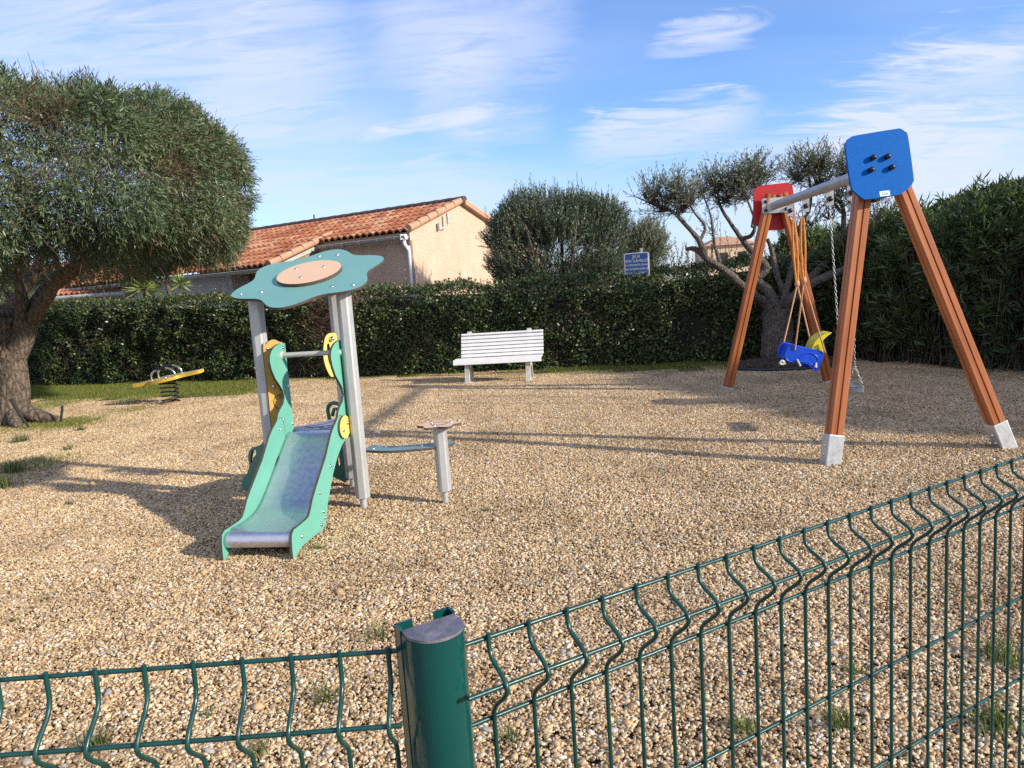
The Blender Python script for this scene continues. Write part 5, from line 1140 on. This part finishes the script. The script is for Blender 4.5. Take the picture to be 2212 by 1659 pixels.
    for (u, v) in ((-.065, 1.245), (-.06, .66), (-.05, .96)): mb = MB(); mb.lathe(dome, 10, pf(u, v, .016), 0, Matrix((tuple(e), (0, 0, 1), tuple(nrm))).transposed()); obj(mb, 'bolt', m_bolt, pp)
    mb = MB(); tr = [pf(-.075, 1.12, .017), pf(-.045, 1.165, .017), pf(-.04, 1.10, .017)]; mb.tube(tr, 0.0022, 4, closed=True); obj(mb, 'engraved_triangle', m_ink, pp)
    e = Vector((.335, .6, 0)).normalized(); nrm = Vector((e.y, -e.x, 0))
    pf = lambda u, v, w_: tuple(Vector((-.335, 1.0, 0)) + e * u + nrm * (w_ + 0.012) + Vector((0, 0, v)))
    grip = spline([(.63, 1.285), (.585, 1.305), (.54, 1.298), (.51, 1.262), (.49, 1.19), (.482, 1.13), (.49, 1.06), (.515, .99), (.545, .955), (.60, .97), (.63, 1.0), (.635, 1.14)], 4)
    slot = spline([(.525, 1.205), (.535, 1.225), (.552, 1.215), (.552, 1.13), (.556, 1.05), (.545, 1.04), (.527, 1.08), (.523, 1.14)], 4)
    mb = MB(); mb.prism(ccw(grip), 0.018, pf, holes=[ccw(slot)]); hgp = obj(mb, 'hand_grip', [m_yellow, m_edge], root, 0.002)
    mb = MB(); mb.lathe([(0.02, 0), (.018, .03), (.01, .04), (0, .041)], 12, pf(.57, 1.262, .018), 0, Matrix((tuple(e), (0, 0, 1), tuple(nrm))).transposed()); obj(mb, 'bolt', m_bolt, hgp)
    # rear steps between two dark side plates
    o = Vector((-.6, .335, 0)).normalized(); on = Vector((o.y, -o.x, 0)) * -1
    for (l, a) in ((-.335, 1.0), (0, 1.6)):
        sfr = lambda u, v, w_: tuple(Vector((l, a, 0)) + o * u + on * (w_ - .009) + Vector((0, 0, v)))
        prof2 = spline([(.05, .07), (.30, .07), (.46, .085), (.535, .095), (.555, .13), (.520, .19), (.458, .236), (.424, .279), (.407, .320), (.414, .369), (.385, .431), (.328, .462), (.225, .490), (.168, .530), (.12, .60), (.05, .60)], 3)
        sl = spline([(.295, .44), (.34, .435), (.378, .37), (.385, .335), (.36, .34), (.33, .385), (.295, .41)], 3)
        sl2 = spline([(.10, .40), (.155, .26), (.15, .19), (.185, .16), (.195, .21), (.15, .33), (.12, .42)], 3)
        mb = MB(); mb.prism(ccw(prof2), 0.018, sfr, holes=[ccw(sl) if l < 0 else ccw(sl2)]); obj(mb, 'step_side', [m_dgreen, m_edge], root, 0.002)
    mb = MB()
    for (u, z) in ((.36, .20), (.20, .40)):
        c = (Vector((-.335, 1.0, 0)) + Vector((0, 1.6, 0))) / 2 + o * u; mb.box((c.x, c.y, z), (.64, .15, .02), Matrix.Rotation(atan2(.6, .335), 3, 'Z'))
    obj(mb, 'step', m_dgreen, root, 0.003)
    hfr = lambda u, v: tuple(Vector((0, 1.6, 0)) + o * u + Vector((0, 0, v)))
    mb = MB(); mb.tube([hfr(u, v) for u, v in spline([(.245, .56), (.255, .645), (.225, .69), (.17, .708), (.10, .70), (.03, .66)], 5, False)], 0.017, 8); mb.tube([hfr(.20, .60), hfr(.17, .655), hfr(.12, .66)], 0.015, 8); obj(mb, 'hand_rail', m_dgreen)
    # shelf from the right post to the flower stool
    ci, si = cos(-ang), sin(-ang)
    def loc(x, y): dx, dy = x - O[0], y - O[1]; return (dx * ci - dy * si, dx * si + dy * ci)
    near = [(-1.13, 5.50), (-1.06, 5.435), (-.92, 5.385), (-.78, 5.385), (-.65, 5.40), (-.53, 5.44), (-.465, 5.53)]; farl = [(-.49, 5.60), (-.58, 5.60), (-.72, 5.555), (-.90, 5.555), (-1.03, 5.60), (-1.10, 5.66)]
    pl = spline([loc(x, y - .04) for x, y in near + farl], 5)
    mb = MB(); mb.prism(ccw(pl), 0.018, lambda u, v, w_: (u, v, 0.425 + w_)); sh = obj(mb, 'shelf', [m_shelf, m_edge], root, 0.002)
    for (x, y) in ((-1.07, 5.46), (-.70, 5.44), (-.98, 5.5)): q = loc(x, y); mb = MB(); mb.lathe(dome, 10, (q[0], q[1], .443)); obj(mb, 'bolt', m_bolt, sh)
    q = loc(-.558, 5.409)
    mb = MB(); hexa = []
    for k in range(6):
        for d in (-0.13, 0.13): aa = radians(20) + k * pi / 3 + d; hexa.append((0.052 * cos(aa), 0.052 * sin(aa)))
    mb.prism(hexa, .585 - .10, lambda u, v, w_: (q[0] + u, q[1] + v, 0.10 + w_), emi=0); p = obj(mb, 'stool_post', m_alu, root, 0.002)
    mb = MB(); mb.tube([(q[0], q[1], -.03), (q[0], q[1], .11)], 0.024, 12); obj(mb, 'foot_tube', m_galv, p)
    mb = MB(); mb.prism([(q[0] - .01 + x, q[1] + .03 + y) for x, y in flower(.148, .020, 96, 10)], 0.016, lambda u, v, w_: (u, v, 0.588 + w_)); se = obj(mb, 'flower_table', [m_peach, m_edge], root, 0.002)
    mb = MB(); mb.tube([(q[0] - .01 + .062 * cos(2 * pi * i / 30), q[1] + .03 + .062 * sin(2 * pi * i / 30), .6045) for i in range(30)], 0.0022, 4, closed=True); obj(mb, 'engraved_circle', m_ink, se)
    for k in range(3): aa = 2.1 * k + .4; mb = MB(); mb.lathe(dome, 10, (q[0] - .01 + .09 * cos(aa), q[1] + .03 + .09 * sin(aa), .604)); obj(mb, 'bolt', m_bolt, se)
slide()

# ------------------------------------------------------------------ near fence
ZT = 1.215
def fence():
    P0 = G(980, 1405, ZT); PL0 = G(864, 1410, ZT); PL1 = G(-60, 1478, ZT); PR1 = G(2260, 974, ZT)
    c = (G(866, 1344, 1.255) + G(1009, 1352, 1.255)) / 2
    c = G(940, 1420, ZT) + np.array([0.0, 0.012, 0]); c[2] = 0
    # post: D-shaped tube, flat side to the playground
    post = empty('fence_post', c, 0, 'dark green D-shaped steel fence post with a grey cap where two wire panels meet', 'fence post')
    ztop = ZT + 0.023; fa = radians(32); R = 0.031; DB = 0.016
    def rot(x, y): return (x * cos(fa) - y * sin(fa), x * sin(fa) + y * cos(fa))
    D = [rot(R * cos(a), R * sin(a) * 0.95) for a in np.linspace(pi, 2 * pi, 25)] + [rot(R, DB), rot(-R, DB)]
    inn = [(x * .93, y * .93) for x, y in D]
    mb = MB(); mb.prism(ccw(D), ztop + 0.05, lambda u, v, w_: (u, v, -0.05 + w_), emi=0)
    n0 = len(mb.sm)
    po = mb.build('post_tube', m_post, post, 0.0015)
    mb = MB(); cap = [rot(R * .99 * cos(a), R * .99 * sin(a) * 0.95) for a in np.linspace(pi, 2 * pi, 25)] + [rot(R * .97, DB - .001), rot(-R * .97, DB - .001)]
    mb.prism(ccw(cap), 0.003, lambda u, v, w_: (u, v, ztop + 0.0005 + w_), emi=0); mb.build('cap', m_cap, post, 0.002)
    # hook lips that hold the panels, standing proud of the cap on the playground side
    mb = MB()
    for s in (-1, 1):
        l1 = rot(s * R * .98, DB); l2 = rot(s * R * .98, DB + .011); l3 = rot(s * R * .45, DB + .011)
        for a, b in ((l1, l2), (l2, l3)):
            mid = ((a[0] + b[0]) / 2, (a[1] + b[1]) / 2); ln = hypot(b[0] - a[0], b[1] - a[1]); mb.box((mid[0], mid[1], ztop / 2 + .004), (ln + .003, 0.003, ztop + .005), Matrix.Rotation(atan2(b[1] - a[1], b[0] - a[0]), 3, 'Z'))
    mb.build('hook_lip', m_post, post)
    def panel(A, B, label, folds_to, fold, first, name='wire_fence_panel', r=0.0026, depth=0.034, s0=-0.05):
        t = B - A; t[2] = 0; L = np.linalg.norm(t); t /= L; n_ = np.array([-t[1], t[0], 0]); n_ = n_ * folds_to
        root = empty(name, (A[0], A[1], 0), 0, label, 'fence panel', 'green wire panels of the near fence')
        mb = MB(); o = lambda s, d, z: t * s + n_ * d + np.array([0, 0, z])
        zt = ZT; k = 0
        # two V folds: at the top and lower down
        def vert(s):
            z = [(0, zt + .007), (0, zt - fold[0]), (depth, zt - fold[1] + .004), (depth, zt - fold[1] - .008), (0, zt - fold[2]), (0, 0.03)]
            p = [o(s, d, zz) for d, zz in z]; out_ = [p[0]]
            for i in range(1, len(p) - 1):     # round the bends
                a, b, c_ = p[i - 1], p[i], p[i + 1]; la = min(.012, np.linalg.norm(a - b) * .45); lc = min(.012, np.linalg.norm(c_ - b) * .45)
                q0 = b + (a - b) / np.linalg.norm(a - b) * la; q1 = b + (c_ - b) / np.linalg.norm(c_ - b) * lc
                for tt in (0, .5, 1): out_.append(q0 * (1 - tt) ** 2 + b * 2 * tt * (1 - tt) + q1 * tt * tt)
            out_.append(p[-1]); return out_
        s = first
        while s < L: mb.tube(vert(s), r, 8); s += 0.05
        hr = [(0.0, zt), (depth, zt - fold[1]), (0.0, zt - fold[2] - fold[3]), (0, zt - .265), (0, zt - .425), (0, zt - .62), (0, zt - .82), (0, zt - 1.02), (0, .06)]
        for d, zz in hr:
            dd = d - r * 1.8; mb.tube([o(s0 if d == 0 else max(s0, -.012), dd, zz), o(L, dd, zz)], r, 8)
        mb.build('wire_mesh', m_fence, root)
        return root
    panel(PL0, PL1, 'green wire fence panel on the left of the capped post', 1, (.032, .062, .100, .05), 0.012, s0=0.0)
    panel(G(1000, 1400, ZT), PR1, 'long green wire fence panel running off to the right of the capped post', -1, (.018, .038, .076, .014), 0.03)
fence()

# ------------------------------------------------------------------ weeds in the gravel
WEEDS = [(815, 1378, .075, 26, .25, 'tall thin grass tuft on the gravel just left of the fence post'), (700, 1515, .06, 40, 1.1, 'flattened grass tuft behind the left fence panel near the post'),
         (205, 1615, .055, 60, 1.0, 'wide spreading weed tuft behind the left fence panel'), (567, 1625, .04, 26, .7, 'small bright weed under the second wire of the left panel'),
         (455, 1545, .03, 16, 1.0, 'tiny weed at the middle of the left fence panel'), (1100, 1600, .045, 24, .5, 'pale weed tuft just right of the fence post'), (700, 1440, .02, 12, .8, 'sparse weed on the gravel above the left fence panel'),
         (1610, 1585, .06, 40, .6, 'green weed seen low through the right fence panel'), (1590, 1575, .05, 18, .9, 'dry straw tuft low behind the right fence panel'), (1815, 1570, .07, 60, .5, 'bushy weed between the wires of the right fence panel'),
         (1850, 1460, .05, 34, .6, 'narrow weed standing behind the middle wires of the right panel'), (2170, 1430, .09, 60, .5, 'tall weed cluster near the frame edge behind the right panel'), (2150, 1570, .08, 70, .6, 'lush weed clump low at the right fence panel end'),
         (1930, 1245, .04, 22, .6, 'little weed behind the upper part of the right panel'), (690, 1187, .045, 22, .6, 'small tuft by the foot of the slide'), (1050, 1105, .03, 40, 1.0, 'low weed patch right of the flower table'),
         (45, 955, .13, 60, .5, 'bright grass tuft before the clipped tree trunk'), (28, 1022, .16, 90, .6, 'thick dark grass clump at the left edge'), (8, 1055, .13, 70, .6, 'grass clump below the thick dark one at the left edge'), (150, 972, .09, 34, .6, 'lone grass tuft on gravel right of the clipped tree'),
         (175, 930, .09, 50, .6, 'grass tuft beside the black hose end'), (150, 1090, .05, 26, .8, 'weed in the slide shadow'), (100, 1300, .03, 30, 1.0, 'thin yellow weed on open gravel at left'), (30, 1345, .035, 30, 1.0, 'yellowish weed at the left edge above the fence')]
for (x, y, h, n, ln, lab) in WEEDS:
    q = G(x, y); n = int(n * 1.8); V, Fq, r = blades(n, 0.0, h * .45, h * 1.15, 0.0016 + h * .012, ln)
    V = V + np.repeat(np.c_[rng.normal(0, h * .42, (n, 2)), np.zeros(n)], 6, 0)
    o = npmesh('grass_tuft', V, Fq, m_weed, None, r); o.location = (q[0], q[1], 0.0); tag(o, lab, 'weed', 'weeds growing in the gravel')
